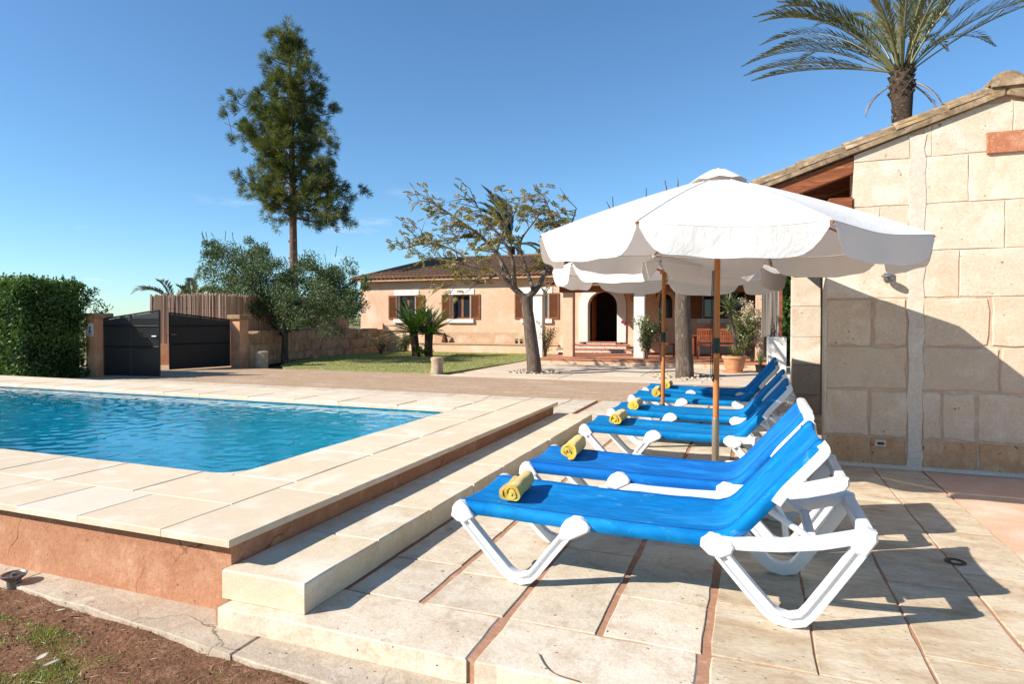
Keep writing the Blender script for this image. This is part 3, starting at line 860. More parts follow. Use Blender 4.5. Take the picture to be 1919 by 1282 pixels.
# ---------------------------------------------------------------- stone outbuilding on the right
M['block'] = surf('sandstone block', [(220,204,182), (210,190,164), (226,214,196)], 2.4, 8, .88, .45, 34, .007, .05,
                  stain=((196,158,124), 3.2, .54, .74, .55), stain2=((230,222,210), 1.5, .5, .70, .6), pits=(24, .27, .315, (140,108,84), 1.4))
M['block_low'] = surf('damp stained sandstone block', [(206,170,132), (196,152,112), (212,182,148)], 2.8, 8, .9, .5, 34, .008, .05,
                  stain=((170,102,58), 2.6, .52, .72, .65), pits=(24, .30, .35, (96,62,42), 1.3))
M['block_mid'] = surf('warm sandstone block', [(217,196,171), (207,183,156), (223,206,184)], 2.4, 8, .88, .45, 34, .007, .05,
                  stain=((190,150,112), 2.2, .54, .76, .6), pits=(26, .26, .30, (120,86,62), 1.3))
M['wall_mortar'] = surf('pinkish wall mortar', [(206,178,150), (196,166,138), (214,192,168)], 6, 8, .92, .5, 40, .006, 0, offset=False)
M['plaster_strip'] = surf('grey plaster strip', [(218,204,186), (208,192,172), (224,212,196)], 2, 7, .85, .25, 24, .006, 0)
M['roof_tile'] = surf('weathered roof tile', [(182,154,122), (156,130,100), (200,176,146)], 5, 8, .9, .5, 36, .006, .08,
                  stain=((92,80,64), 7, .44, .62, .8), stain2=((190,148,50), 3, .58, .72, .6))
M['terracotta'] = surf('terracotta', [(196,134,100), (180,114,80), (206,150,118)], 6, 8, .85, .5, 60, .005, .05, pits=(60, .34, .4, (212,170,140), .5))
GY = 6.60
RX, RZ, EX, EZ = 2.04, 3.30, .10, 2.62          # ridge and eave underside
slope = (RZ - EZ) / (RX - EX)
def roof_z(x): return RZ - slope * abs(x - RX)
out = thing('stone_outbuilding', (2.04, 9.0, 0), 'sandstone block outbuilding with tiled gable roof at the right', 'building')

def clip(poly, a, b, c):
    """keep a*x+b*y<=c"""
    R = []
    for i in range(len(poly)):
        p, q = poly[i], poly[(i + 1) % len(poly)]
        dp, dq = a * p[0] + b * p[1] - c, a * q[0] + b * q[1] - c
        if dp <= 0: R.append(p)
        if (dp < 0 < dq) or (dq < 0 < dp):
            t = dp / (dp - dq); R.append((p[0] + (q[0] - p[0]) * t, p[1] + (q[1] - p[1]) * t))
    return R
core = MB()
core.prism([(.67, -.2), (3.42, -.2), (3.42, roof_z(3.42)), (RX, RZ - .005), (.885, roof_z(.885) - .005), (.885, 2.32), (.67, 2.32)], (0, GY + .25, 0), (1, 0, 0), (0, 0, 1), (0, -1, 0), .245)
core.build('wall', M['wall_mortar'], out)
courses = [0.0, .275, .71, 1.115, 1.56, 1.98, 2.40, 2.82, 3.24]
joints = [[1.03, 1.33, 1.87, 2.55, 3.1], [1.03, 1.34, 1.60, 1.86, 2.42, 3.0], [1.33, 2.02, 2.75], [1.05, 1.33, 1.95, 2.6, 3.1], [1.36, 1.72, 2.3, 2.9], [1.1, 1.33, 2.05, 2.75], [1.38, 1.78, 2.35, 2.9], [1.5, 2.1, 2.6]]
for r in range(8):
    z0, z1 = courses[r], courses[r + 1]
    xs = [.66 if z1 < 2.33 or r < 5 else .88] + joints[r] + [3.43]
    for a, b in zip(xs[:-1], xs[1:]):
        # leave the vertical plaster strip open
        segs = [(a, b)]
        if a < 1.325 < b and a < 1.45 < b: segs = [(a, 1.335), (1.44, b)]
        elif a < 1.44 <= b or (1.33 <= a < 1.44): segs = [(max(a, 1.44), b)]
        for s0, s1 in segs:
            if s1 - s0 < .06: continue
            g = .003 if z0 > 1.5 else .012
            n = 4; P = []
            cs = [(s0 + g, z0 + g), (s1 - g, z0 + g), (s1 - g, z1 - g), (s0 + g, z1 - g)]
            for i in range(4):
                p, q = np.array(cs[i]), np.array(cs[(i + 1) % 4])
                for k in range(n):
                    w = p + (q - p) * k / n
                    j = .004 if z0 > 1.5 else .011
                    P.append((w[0] + random.uniform(-j, j), w[1] + random.uniform(-j, j)))
            P = clip(P, -slope, 1, RZ - .012 - slope * RX); P = clip(P, slope, 1, RZ - .012 + slope * RX)
            if r == 5: 
                if s0 < .7: P = clip(P, 0, 1, 2.335)
            if len(P) < 3: continue
            P = np.array(P); c = P.mean(0)
            m = MB(); m.prism(P - c, (0, 0, 0), (1, 0, 0), (0, 0, 1), (0, -1, 0), .0215 + random.uniform(0, .003) + (.006 if z0 < 1.5 else 0), .004 if z0 > 1.5 else .008)
            me = bpy.data.meshes.new('stone_block'); me.from_pydata(m.v, [], m.f)
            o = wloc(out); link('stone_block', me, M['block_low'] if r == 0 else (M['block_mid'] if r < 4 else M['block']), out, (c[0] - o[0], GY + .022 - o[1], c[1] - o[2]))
zz = np.linspace(.004, roof_z(1.34) - .03, 26)
ps = MB(); ps.prism([(1.335 + random.uniform(-.016, .006), z_) for z_ in zz] [::-1] + [(1.448 + random.uniform(-.006, .016), z_) for z_ in zz], (0, GY + .02, 0), (1, 0, 0), (0, 0, 1), (0, -1, 0), .027, .003)
ps.build('plaster_strip', M['plaster_strip'], out)
# thin end of the wall
MB().box(.655, .672, GY + .0, GY + .249, 0, 2.315).build('wall_end', M['block'], out, bevel=.004)
fo = MB(); fo.prism([(0, 0), (.05, 0), (0, .03)], (.62, GY - .001, 0), (0, -1, 0), (0, 0, 1), (1, 0, 0), 2.9); fo.build('mortar_fillet', M['plaster_strip'], out)
tb = MB().box(1.905, 2.30, GY - .028, GY, 2.80, 2.985).build('terracotta_block', M['terracotta'], out, bevel=.006)
# far pillar of the porch, in courses
for z0, z1 in zip([0, .275, .71, 1.115, 1.56, 1.98], [.275, .71, 1.115, 1.56, 1.98, 2.30]):
    me, c = slab_mesh('pillar_block', .56, .93, 10.0, 10.38, z0 + .004, z1 - .003, .003, .006, .2)
    o = wloc(out); link('pillar_block', me, M['block'], out, (c[0] - o[0], c[1] - o[1], -o[2]))
# back part of the building
MB().box(3.15, 3.42, GY + .252, 10.4, -.2, 2.75).build('wall', M['block'], out)
MB().box(.935, 3.148, 10.1, 10.38, -.2, 2.5).build('wall', M['block'], out)
# timbers: eave purlin on the pillar and wall, sloping rafters
MB().box(.675, .875, GY - .02, 10.36, 2.325, 2.50).build('beam', M['timber_x'], out, bevel=.008)
for y in (GY + .05, 7.6, 8.6, 9.6):
    rf = MB(); rf.prism([(EX - .02, EZ - .02), (RX, RZ - .01), (RX, RZ - .15), (EX - .02, EZ - .16)], (0, y + .09, 0), (1, 0, 0), (0, 0, 1), (0, -1, 0), .09)
    rf.build('rafter', M['timber_x'], out, bevel=.005) if y > GY + .2 else None
rf = MB(); rf.prism([(EX - .02, EZ - .015), (.880, roof_z(.88) - .015), (.880, roof_z(.88) - .17), (EX - .02, EZ - .17)], (0, GY + .10, 0), (1, 0, 0), (0, 0, 1), (0, -1, 0), .10)
rf.build('rafter', M['timber_x'], out, bevel=.005)
# roof deck and tiles
roof = MB()
for sx in (1,):
    roof.prism([(EX - .06, EZ), (RX, RZ), (2 * RX - EX + .06, EZ), (2 * RX - EX + .06, EZ + .045), (RX, RZ + .045), (EX - .06, EZ + .045)], (0, 10.5, 0), (1, 0, 0), (0, 0, 1), (0, -1, 0), 3.9)
roof = roof.build('roof', M['roof_tile'], out)
def barrel(m, p0, p1, up, side, r0, r1, seg=7, thick=.014):
    """half-round tile from p0 to p1"""
    p0, p1, up, side = map(np.array, (p0, p1, up, side)); vs = []
    for p, r in ((p0, r0), (p1, r1)):
        for rr in (r, r - thick):
            for k in range(seg + 1):
                a = PI * k / seg
                vs.append(p + side * rr * math.cos(a) + up * rr * math.sin(a) * .85)
    n = seg + 1; fs = []
    for k in range(seg):
        fs += [(k, k + 1, 2 * n + k + 1, 2 * n + k), (n + k, 3 * n + k, 3 * n + k + 1, n + k + 1), (k, n + k, n + k + 1, k + 1), (2 * n + k, 2 * n + k + 1, 3 * n + k + 1, 3 * n + k)]
    fs += [(0, 2 * n, 3 * n, n), (seg, n + seg, 3 * n + seg, 2 * n + seg)]
    m.add(vs, fs)
tl_ = .455
L = math.hypot(RX - EX, RZ - EZ); ux = np.array([(RX - EX) / L, 0, (RZ - EZ) / L]); un = np.array([-ux[2], 0, ux[0]])
for side_ in (1, -1):
    u = np.array([ux[0] * side_, 0, ux[2]]); n_ = np.array([-u[2] * side_, 0, abs(u[0])])
    st0 = np.array([RX - side_ * (RX - EX + .06), 0, EZ + .03])
    k = 0
    y = GY + .045
    while y < 10.5:
        for i in range(5):
            a = st0 + u * (i * (L + .06) / 5 - .02) + n_ * (.012); b = st0 + u * ((i + 1) * (L + .06) / 5 + .03) + n_ * .0
            m = MB(); barrel(m, a + np.array([0, y, 0]), b + np.array([0, y, 0]), n_, (0, 1, 0), .100, .090)
            if y < GY + .3 : m.build('roof_tile', M['roof_tile'], roof, 40)
            else:
                m.build('roof_tile', M['roof_tile'], roof, 40) if k < 6 else None
        y += .225; k += 1
# verge mortar under the edge tiles
for side_ in (1, -1):
    vm = MB(); xe = RX - side_ * (RX - EX + .05)
    P = [(xe, EZ - .005), (RX, RZ - .005), (RX, RZ + .10), (xe, EZ + .10)]
    if side_ < 0: P = P[::-1]
    vm.prism(P, (0, GY + .14, 0), (1, 0, 0), (0, 0, 1), (0, -1, 0), .185, .015)
    vm.build('verge', M['roof_tile'], roof)
rc = MB(); barrel(rc, (RX, GY - .06, RZ + .075), (RX, 10.4, RZ + .075), (0, 0, 1), (1, 0, 0), .135, .135, 10, .02); rc.build('ridge_cap', M['roof_tile'], roof, 40)
rcm = MB(); rcm.prism([(RX + .12 * math.cos(PI * k / 10), RZ + .06 + .115 * math.sin(PI * k / 10)) for k in range(11)], (0, GY + .08, 0), (1, 0, 0), (0, 0, 1), (0, -1, 0), .15); rcm.build('mortar_plug', M['roof_tile'], roof)

# wall light bracket and outlet box
wl_ = thing('wall_spotlight', (1.12, GY - .01, 1.68), 'small metal ring spotlight bracket high on the stone gable', 'wall light')
p = ony(1664, 519, GY - .10)
m = MB(); m.lathe([(.046, 0), (.052, .004), (.052, .014), (.046, .018)], (p[0], p[1], p[2]), 18); m.build('ring', M['metal'], wl_, 40)
m = MB(); m.tube([(p[0], p[1] + .05, p[2] + .008), (p[0] + .02, GY - .012, p[2] + .005)], .010, 8); m.build('bracket', M['metal'], wl_, 40)
m = MB(); m.box(p[0] - .02, p[0] + .06, GY - .022, GY - .007, p[2] - .03, p[2] + .04); m.build('mounting_plate', M['metal'], wl_, bevel=.003)
p = ony(1650, 831, GY - .02)
ob = thing('outlet_box', (p[0], GY - .01, p[2]), 'small grey outlet box low on the stone gable', 'outlet')
MB().box(p[0] - .045, p[0] + .045, GY - .022, GY - .006, p[2] - .03, p[2] + .03).build('cover', M['plaster_strip'], ob, bevel=.004)
MB().box(p[0] - .026, p[0] + .028, GY - .028, GY - .0215, p[2] - .012, p[2] + .010).build('socket', M['dark_metal'], ob, bevel=.002)

# ---------------------------------------------------------------- farmhouse behind
M['plaster'] = surf('orange lime plaster', [(222,190,162), (216,178,146), (228,202,178)], .9, 9, .9, .35, 20, .01, 0, offset=False,
                    stain=((204,150,112), .7, .48, .72, .6), stain2=((228,206,180), 1.3, .54, .76, .6))
M['shutter'] = surf('brown shutter wood', [(146,96,62), (130,80,50), (158,108,74)], 5, 6, .6, .2, 30, .003, .05)
M['bench_stone'] = surf('bench stone', [(206,176,146), (192,156,122), (216,194,168)], 1.6, 8, .9, .4, 30, .006, 0)
M['house_tile'] = surf('old roof tiles', [(146,112,86), (116,88,66), (166,132,102)], 7, 7, .95, .4, 30, .006, .16, stain=((66,56,46), 3, .48, .66, .5), stain2=((176,128,92), 5, .56, .72, .55))
M['house_tile_edge'] = surf('pale tile ends', [(186,140,102), (160,112,78), (200,160,124)], 7, 7, .95, .4, 30, .006, .16, stain=((84,68,52), 6, .52, .66, .6))
M['room'] = surf('dim room wall', [(120,100,84), (104,86,72)], 2, 5, .9, .1, 20, .004, 0)
t = NT('window glass'); b_ = t.add('ShaderNodeBsdfPrincipled'); b_.inputs['Base Color'].default_value = (.02, .025, .03, 1); b_.inputs['Roughness'].default_value = .04; b_.inputs['Specular IOR Level'].default_value = .6
t.link(b_.outputs[0], t.out.inputs['Surface']); M['glass'] = t.m
M['curtain'] = surf('white curtain', [(214,210,204), (196,192,188)], 4, 4, .9, .3, 20, .01, 0, stretch=(6, 1, .3))
HY = 24.5
HX0, HX1 = -16.8, .6
house = thing('farmhouse', (-8.0, HY, 0), 'long low orange farmhouse with tiled roof and brown shutters', 'house')
ops = [(-14.83, -13.93, 1.42, 2.47), (-12.15, -11.25, 1.42, 2.47), (-8.75, -7.75, 1.42, 2.47), (-6.30, -4.70, .40, 2.62), (-3.42, -2.72, 1.45, 2.42), (-1.70, -.20, 1.43, 2.42)]
def wall_panels(m, x0, x1, z0, z1, y0, y1, ops):
    xs = sorted({x0, x1} | {o[0] for o in ops} | {o[1] for o in ops})
    for a, b in zip(xs[:-1], xs[1:]):
        hit = [o for o in ops if o[0] <= a + 1e-6 and o[1] >= b - 1e-6]
        if hit: 
            m.box(a, b, y0, y1, z0, hit[0][2]); m.box(a, b, y0, y1, hit[0][3], z1)
        else: m.box(a, b, y0, y1, z0, z1)
m = MB(); wall_panels(m, HX0, HX1, -.1, 3.12, HY, HY + .35, ops); m.build('wall', M['plaster'], house)
MB().box(HX0, HX0 + .3, HY + .352, 32, -.1, 3.12).build('wall', M['plaster'], house)
MB().box(HX1 - .3, HX1, HY + .352, 32, -.1, 3.12).build('wall', M['plaster'], house)
MB().box(HX0 + .302, HX1 - .302, 29.0, 29.2, 0, 3.1).build('wall', M['room'], house)
MB().box(HX0 + .302, HX1 - .302, HY + .352, 28.99, 3.02, 3.1).build('ceiling', M['room'], house)
MB().box(HX0 + .302, HX1 - .302, HY + .352, 28.99, .40, .50).build('floor', M['timber'], house)
for x in (-10.2, -3.9): MB().box(x, x + .15, HY + .353, 28.98, .51, 3.01).build('inner_wall', M['room'], house)
# plinth bench
MB().box(-16.7, -7.2, HY - .42, HY - .002, -.05, .34).build('bench', M['plaster'], house, bevel=.02)
MB().box(-16.72, -7.18, HY - .46, HY - .003, .342, .40).build('bench_top', M['bench_stone'], house, bevel=.015)
MB().box(-13.0, -7.2, HY - .05, HY - .003, .402, .86).build('bench_back', M['bench_stone'], house, bevel=.015)

def shutter(x0, x1, z0, z1, y, par, ang=0):
    s = MB(); s.box(x0, x1, y - .045, y - .008, z0, z0 + .07); s.box(x0, x1, y - .045, y - .008, z1 - .07, z1)
    s.box(x0, x0 + .055, y - .045, y - .008, z0 + .071, z1 - .071); s.box(x1 - .055, x1, y - .045, y - .008, z0 + .071, z1 - .071)
    o = s.build('shutter', M['shutter'], par)
    z = z0 + .085
    while z < z1 - .1:
        q = MB(); q.prism([(0, 0), (.008, 0), (.036, .06), (.028, .06)], (x0 + .056, y - .012, z), (0, -1, 0), (0, 0, 1), (1, 0, 0), x1 - x0 - .112)
        q.build('slat', M['shutter'], o); z += .075
    return o
def window(x0, x1, z0, z1, par, lintel=True, sill=True, shut=True, curtain=False):
    f = MB(); y = HY + .16
    f.box(x0, x0 + .06, y, y + .05, z0, z1); f.box(x1 - .06, x1, y, y + .05, z0, z1)
    f.box(x0 + .061, x1 - .061, y, y + .05, z0, z0 + .07); f.box(x0 + .061, x1 - .061, y, y + .05, z1 - .06, z1)
    xm = (x0 + x1) / 2; f.box(xm - .05, xm + .05, y, y + .05, z0 + .071, z1 - .061)
    w = f.build('window', M['shutter'], par)
    for a, b in ((x0 + .061, xm - .051), (xm + .051, x1 - .061)):
        MB().box(a, b, y + .02, y + .026, z0 + .071, z1 - .061).build('pane', M['glass'], w)
    rv = MB(); rv.box(x0 + .001, x0 + .02, HY - .004, HY + .158, z0, z1); rv.box(x1 - .02, x1 - .001, HY - .004, HY + .158, z0, z1)
    rv.build('reveal', M['white_paint'], w)
    if lintel: MB().box(x0 - .18, x1 + .18, HY - .03, HY + .1, z1 + .002, z1 + .25).build('lintel', M['white_paint'], w, bevel=.008)
    if sill: MB().box(x0 - .18, x1 + .18, HY - .10, HY + .15, z0 - .17, z0 - .002).build('sill', M['white_paint'], w, bevel=.01)
    if shut:
        shutter(x0 - .46, x0 - .02, z0 + .0, z1 + .01, HY, par); shutter(x1 + .02, x1 + .46, z0 + .0, z1 + .01, HY, par)
    if curtain:
        MB().box(x0 + .08, xm - .08, y + .06, y + .07, z0 + .08, z1 - .08).build('curtain', M['curtain'], w)
    return w
for i, o in enumerate(ops[:3]): window(*o, house, curtain=(i == 0))
# arched door surround
def arch_ring(x0, x1, z0, zs, zt, m_, X0, X1, Z1, y0, y1, round_out=.0):
    """frame with an arched opening: opening x0..x1, spring zs, crown zt; outer X0..X1, top Z1"""
    n = 20; xm, r = (x0 + x1) / 2, (x1 - x0) / 2
    inn = [(x0, z0)] + [(xm - r * math.cos(PI * k / n), zs + (zt - zs) * math.sin(PI * k / n)) for k in range(n + 1)] + [(x1, z0)]
    Rm = (X1 - X0) / 2
    outp = [(X0, z0)] + [(xm - Rm * math.cos(PI * k / n), zs + (Z1 - zs) * min(1, 1.25 * math.sin(PI * k / n))) for k in range(n + 1)] + [(X1, z0)]
    N_ = len(inn); vs = []
    for y in (y0, y1):
        vs += [(a, y, b) for a, b in inn] + [(a, y, b) for a, b in outp]
    fs = []
    for i in range(N_ - 1):
        fs += [(i, i + 1, N_ + i + 1, N_ + i), (2*N_ + i, 3*N_ + i, 3*N_ + i + 1, 2*N_ + i + 1), (i, 2*N_ + i, 2*N_ + i + 1, i + 1), (N_ + i, N_ + i + 1, 3*N_ + i + 1, 3*N_ + i)]
    fs += [(0, N_, 3*N_, 2*N_), (N_ - 1, 3*N_ - 1, 4*N_ - 1, 2*N_ - 1)]
    m_.add(vs, fs)
door = MB(); arch_ring(-6.09, -4.91, .50, 1.93, 2.50, door, -6.46, -4.57, 2.78, HY - .07, HY + .34)
door = door.build('doorway', M['white_paint'], house, 30)
dl = MB().box(-6.02, -5.98, HY + .36, HY + 1.0, .505, 2.5).build('door_leaf', M['timber'], door)
MB().box(-6.0, -5.97, HY + .90, HY + .95, 1.45, 1.50).build('handle', M['metal'], door)
aw = MB(); arch_ring(-3.30, -2.80, 1.452, 2.05, 2.36, aw, -3.44, -2.70, 2.50, HY - .02, HY + .1)
aw = aw.build('window', M['plaster'], house, 30)
MB().box(-3.41, -2.73, HY + .12, HY + .13, 1.451, 2.419).build('pane', M['glass'], aw)
MB().box(-3.06, -3.03, HY + .09, HY + .118, 1.452, 2.40).build('glazing_bar', M['dark_metal'], aw)
w = window(*ops[5], house, False, True, False)
shutter(-2.35, -1.72, 1.43, 2.43, HY, house); shutter(-.18, .35, 1.43, 2.43, HY, house)
# pilasters and buttress beside the door
bt = MB(); bt.prism([(0, 0), (.42, 0), (.30, .55), (0, .75)], (-7.2, HY - .003, .1), (0, -1, 0), (0, 0, 1), (1, 0, 0), .34, .02); bt.build('buttress', M['bench_stone'], house)
# decorated steps
M['riser'] = None
t = NT('patterned riser tiles'); v = t.coords(None, False)
ck = t.add('ShaderNodeTexVoronoi'); ck.inputs['Scale'].default_value = 13; t.link(v, ck.inputs['Vector'])
c_ = t.ramp(ck.outputs['Distance'], [(.25, lin((120,128,160))), (.42, lin((214,206,192))), (.7, lin((206,176,146)))])
b_ = t.add('ShaderNodeBsdfPrincipled'); b_.inputs['Roughness'].default_value = .35; t.link(c_, b_.inputs['Base Color']); t.link(b_.outputs[0], t.out.inputs['Surface'])
M['riser'] = t.m
est = thing('entrance_steps', (-5.5, 23.6, .13), 'three tiled entrance steps below the arched doorway', 'steps')
for x0, x1, y0, z0, z1 in ((-7.0, -4.1, 23.1, .131, .28), (-6.6, -4.4, 23.62, .281, .42), (-6.08, -4.92, 24.18, .421, .52)):
    MB().box(x0, x1, y0, HY - .08, z0, z1 - .025).build('riser', M['riser'], est)
    MB().box(x0 - .02, x1 + .02, y0 - .03, HY - .075, z1 - .0245, z1).build('tread', M['terracotta'], est, bevel=.006)
# porch platform
pf = MB().box(-6.4, .55, 18.75, 24.05, -.05, .125).build('porch_floor', M['plaster'], house, bevel=.01, label='low orange edged porch platform')
MB().box(-6.42, .57, 18.72, 24.04, .1252, .15).build('floor_edge', M['terracotta'], pf, bevel=.008)
# porch posts and roof on the right
for x0, x1, mt in ((-5.88, -5.54, M['plaster']), (-3.52, -3.18, M['white_paint']), (.12, .36, M['plaster'])):
    MB().box(x0, x1, 20.2, 20.52, .151, 2.29).build('porch_post', mt, house, bevel=.012)
MB().box(-6.0, .58, 20.16, 20.50, 2.292, 2.50).build('porch_beam', M['timber_x'], house, bevel=.01)
# roofs
def tiled_roof(par, ridge_a, ridge_b, eave_a, eave_b, name='roof', spacing=.215):
    """plane between an eave line and a ridge line with barrel tiles running up it"""
    ea, eb, ra, rb = map(lambda q: np.array(q, float), (eave_a, eave_b, ridge_a, ridge_b))
    base = MB(); th = np.array([0, 0, .06])
    base.add([ea, eb, rb, ra, ea - th, eb - th, rb - th, ra - th], [(0, 1, 2, 3), (7, 6, 5, 4), (0, 4, 5, 1), (1, 5, 6, 2), (2, 6, 7, 3), (3, 7, 4, 0)])
    r_ = base.build(name, M['house_tile'], par)
    W = np.linalg.norm(eb - ea); n = int(W / spacing); side = (eb - ea) / W
    up = np.cross(side, (ra + rb) / 2 - (ea + eb) / 2); up /= np.linalg.norm(up)
    slope_d = (ra + rb) / 2 - (ea + eb) / 2; slope_d = slope_d - side * (slope_d @ side); SL = np.linalg.norm(slope_d); slope_d /= SL
    # limits of slope length at each position along the eave (hips)
    xa, xb = (ra - ea) @ side, (rb - ea) @ side
    rest = MB()
    for i in range(n + 1):
        s = i * W / n
        lim = SL
        if xa > .01 and s < xa: lim = SL * s / xa
        if xb < W - .01 and s > xb: lim = SL * (W - s) / (W - xb)
        if lim < .1: lim = .12
        k = 0; d = -.05
        while d < lim - .05:
            a = ea + side * s + slope_d * d + up * (.022 if k else .028); b = ea + side * s + slope_d * min(d + .44, lim + .03) + up * .004
            if k == 0:
                mm = MB(); barrel(mm, a, b, up, side, .092, .076, 6, .016); mm.build('roof_tile', M['house_tile_edge'], r_, 40)
            else:
                barrel(rest, a + side * random.uniform(-.006, .006), b, up, side, .092, .076, 5, .016)
            d += .40; k += 1
    if rest.v: rest.build('roof_tiles', M['house_tile'], r_, 40, kind='stuff')
    return r_
main = tiled_roof(house, (-15.0, 28.4, 4.42), (.7, 28.4, 4.42), (-17.05, 24.18, 3.20), (.8, 24.18, 3.20))
lft = MB(); lft.add([(-17.05, 24.18, 3.199), (-17.05, 32.5, 3.199), (-15.0, 28.4, 4.419)], [(0, 2, 1)]); lft.build('hip', M['house_tile'], main)
bk = MB(); bk.add([(-15.0, 28.4, 4.418), (.7, 28.4, 4.418), (.8, 32.5, 3.198), (-17.05, 32.5, 3.198)], [(0, 1, 2, 3)]); bk.build('back_slope', M['house_tile'], main)
hp = MB(); barrel(hp, (-17.05, 24.18, 3.24), (-15.0, 28.4, 4.46), (0, 0, 1), (.9, -.44, 0), .11, .11, 6); barrel(hp, (-15.0, 28.4, 4.46), (.7, 28.4, 4.46), (0, 0, 1), (0, 1, 0), .11, .11, 6); hp.build('ridge_cap', M['house_tile'], main, 40)
MB().box(-17.05, .8, 24.14, 24.20, 3.10, 3.15).build('gutter', M['bench_stone'], main, bevel=.01)
MB().box(-17.0, .78, 24.21, 24.498, 3.125, 3.165).build('eave_board', M['plaster'], main)
# deeper eave over the entrance and porch roof
tiled_roof(house, (-6.3, 24.49, 3.09), (.7, 24.49, 3.09), (-6.3, 19.85, 2.54), (.7, 19.85, 2.54), 'porch_roof')

# white pillar with pyramid cap
p = onz(1022, 676); px_, py_ = -6.95, 20.9
wp = thing('white_pillar', (px_, py_, 0), 'white square pillar with pyramid cap beside the round-headed door', 'pillar')
wp['label'] = 'white square pillar with pyramid cap standing behind the dry shrub'
MB().box(px_ - .17, px_ + .17, py_ - .17, py_ + .17, -.02, 2.25).build('shaft', M['white_paint'], wp, bevel=.01)
MB().box(px_ - .23, px_ + .23, py_ - .23, py_ + .23, 2.252, 2.36).build('moulding', M['white_paint'], wp, bevel=.02)
cp = MB(); cp.add([(px_ - .2, py_ - .2, 2.362), (px_ + .2, py_ - .2, 2.362), (px_ + .2, py_ + .2, 2.362), (px_ - .2, py_ + .2, 2.362), (px_, py_, 2.62)], [(0, 1, 4), (1, 2, 4), (2, 3, 4), (3, 0, 4), (3, 2, 1, 0)]); cp.build('cap', M['white_paint'], wp)

# ---------------------------------------------------------------- gate, posts, reed fence, low wall
M['gate'] = surf('black gate sheet', [(42,43,45), (34,35,37)], 3, 5, .55, .2, 40, .002, .03, spec=.4, fine=.06)
M['post'] = surf('orange post render', [(212,160,120), (200,142,102), (220,176,140)], 1.6, 8, .9, .4, 26, .008, .03, stain=((140,104,78), 2, .54, .72, .5))
M['cap'] = surf('stone post cap', [(176,140,104), (150,118,88), (190,160,126)], 3, 8, .92, .5, 30, .008, .04, stain=((90,76,60), 3, .52, .7, .6))
def post(cx, cy, h, label):
    t_ = thing('gate_post', (cx, cy, 0), label, 'gate post', 'gate posts')
    MB().box(cx - .17, cx + .17, cy - .17, cy + .17, -.1, h - .13).build('shaft', M['post'], t_, bevel=.012)
    MB().box(cx - .24, cx + .24, cy - .24, cy + .24, h - .128, h).build('cap', M['cap'], t_, bevel=.02)
    return t_
post(-14.80, 10.62, 1.53, 'orange gate post with small white sign, beside the hedge')
post(-13.98, 14.30, 1.52, 'orange gate post at the end of the low stone wall')
def leaf(p0, p1, h0, h1, label, side):
    """gate leaf from hinge p0 to free end p1, top sloping from h0 to h1"""
    p0, p1 = np.array(p0), np.array(p1); L = np.hypot(*(p1 - p0)); u = np.array([*(p1 - p0), 0]) / L; n = np.array([u[1], -u[0], 0]) * side
    t_ = thing('gate_leaf', (p0[0], p0[1], 0), label, 'gate', 'gate leaves')
    def q(a, z, o=0): return np.array([p0[0], p0[1], 0]) + u * a + np.array([0, 0, z]) + n * o
    rows = 26
    for half, (a0, a1) in enumerate(((.03, L * .496), (L * .504, L - .015))):
        m = MB(); z = .06
        while True:
            hh = min(h0 + (h1 - h0) * a0 / L, h0 + (h1 - h0) * a1 / L)
            if z + .05 > hh - .05: break
            m.add([q(a0, z, .004), q(a1, z, .004), q(a1, z + .046, .016), q(a0, z + .046, .016)], [(0, 1, 2, 3)])
            z += .052
        m.add([q(a0, .05), q(a1, .05), q(a1, h0 + (h1 - h0) * a1 / L - .03), q(a0, h0 + (h1 - h0) * a0 / L - .03)], [(0, 1, 2, 3)])
        m.build('gate_panel', M['gate'], t_)
    def bar(a, b, w=.022, nm='gate_frame'):
        m = MB(); m.tube([a, b], w, 4); m.build(nm, M['dark_metal'], t_)
    bar(q(.02, .03), q(.02, h0)); bar(q(L, .03), q(L, h1)); bar(q(.02, .05), q(L, .05)); bar(q(.02, h0), q(L, h1)); bar(q(L * .5, .03), q(L * .5, (h0 + h1) / 2))
    bar(q(.02, h0 * .52, .02), q(L, h0 * .52, .02), .018); bar(q(.02, h0 - .17, .02), q(L, h0 - .17, .02), .018)
    m = MB(); m.tube([q(L - .16, .98, .05), q(L - .05, .98, .05)], .012, 6); m.tube([q(L - .05, .98, 0), q(L - .05, .98, .055)], .012, 6); m.build('handle', M['metal'], t_)
    return t_
leaf((-14.60, 10.62), (-13.09, 10.90), 1.39, 1.60, 'left black metal gate leaf swung open, half in shadow', 1)
leaf((-14.16, 14.12), (-14.60, 12.46), 1.37, 1.56, 'right black metal gate leaf standing open, wholly in shade', -1)
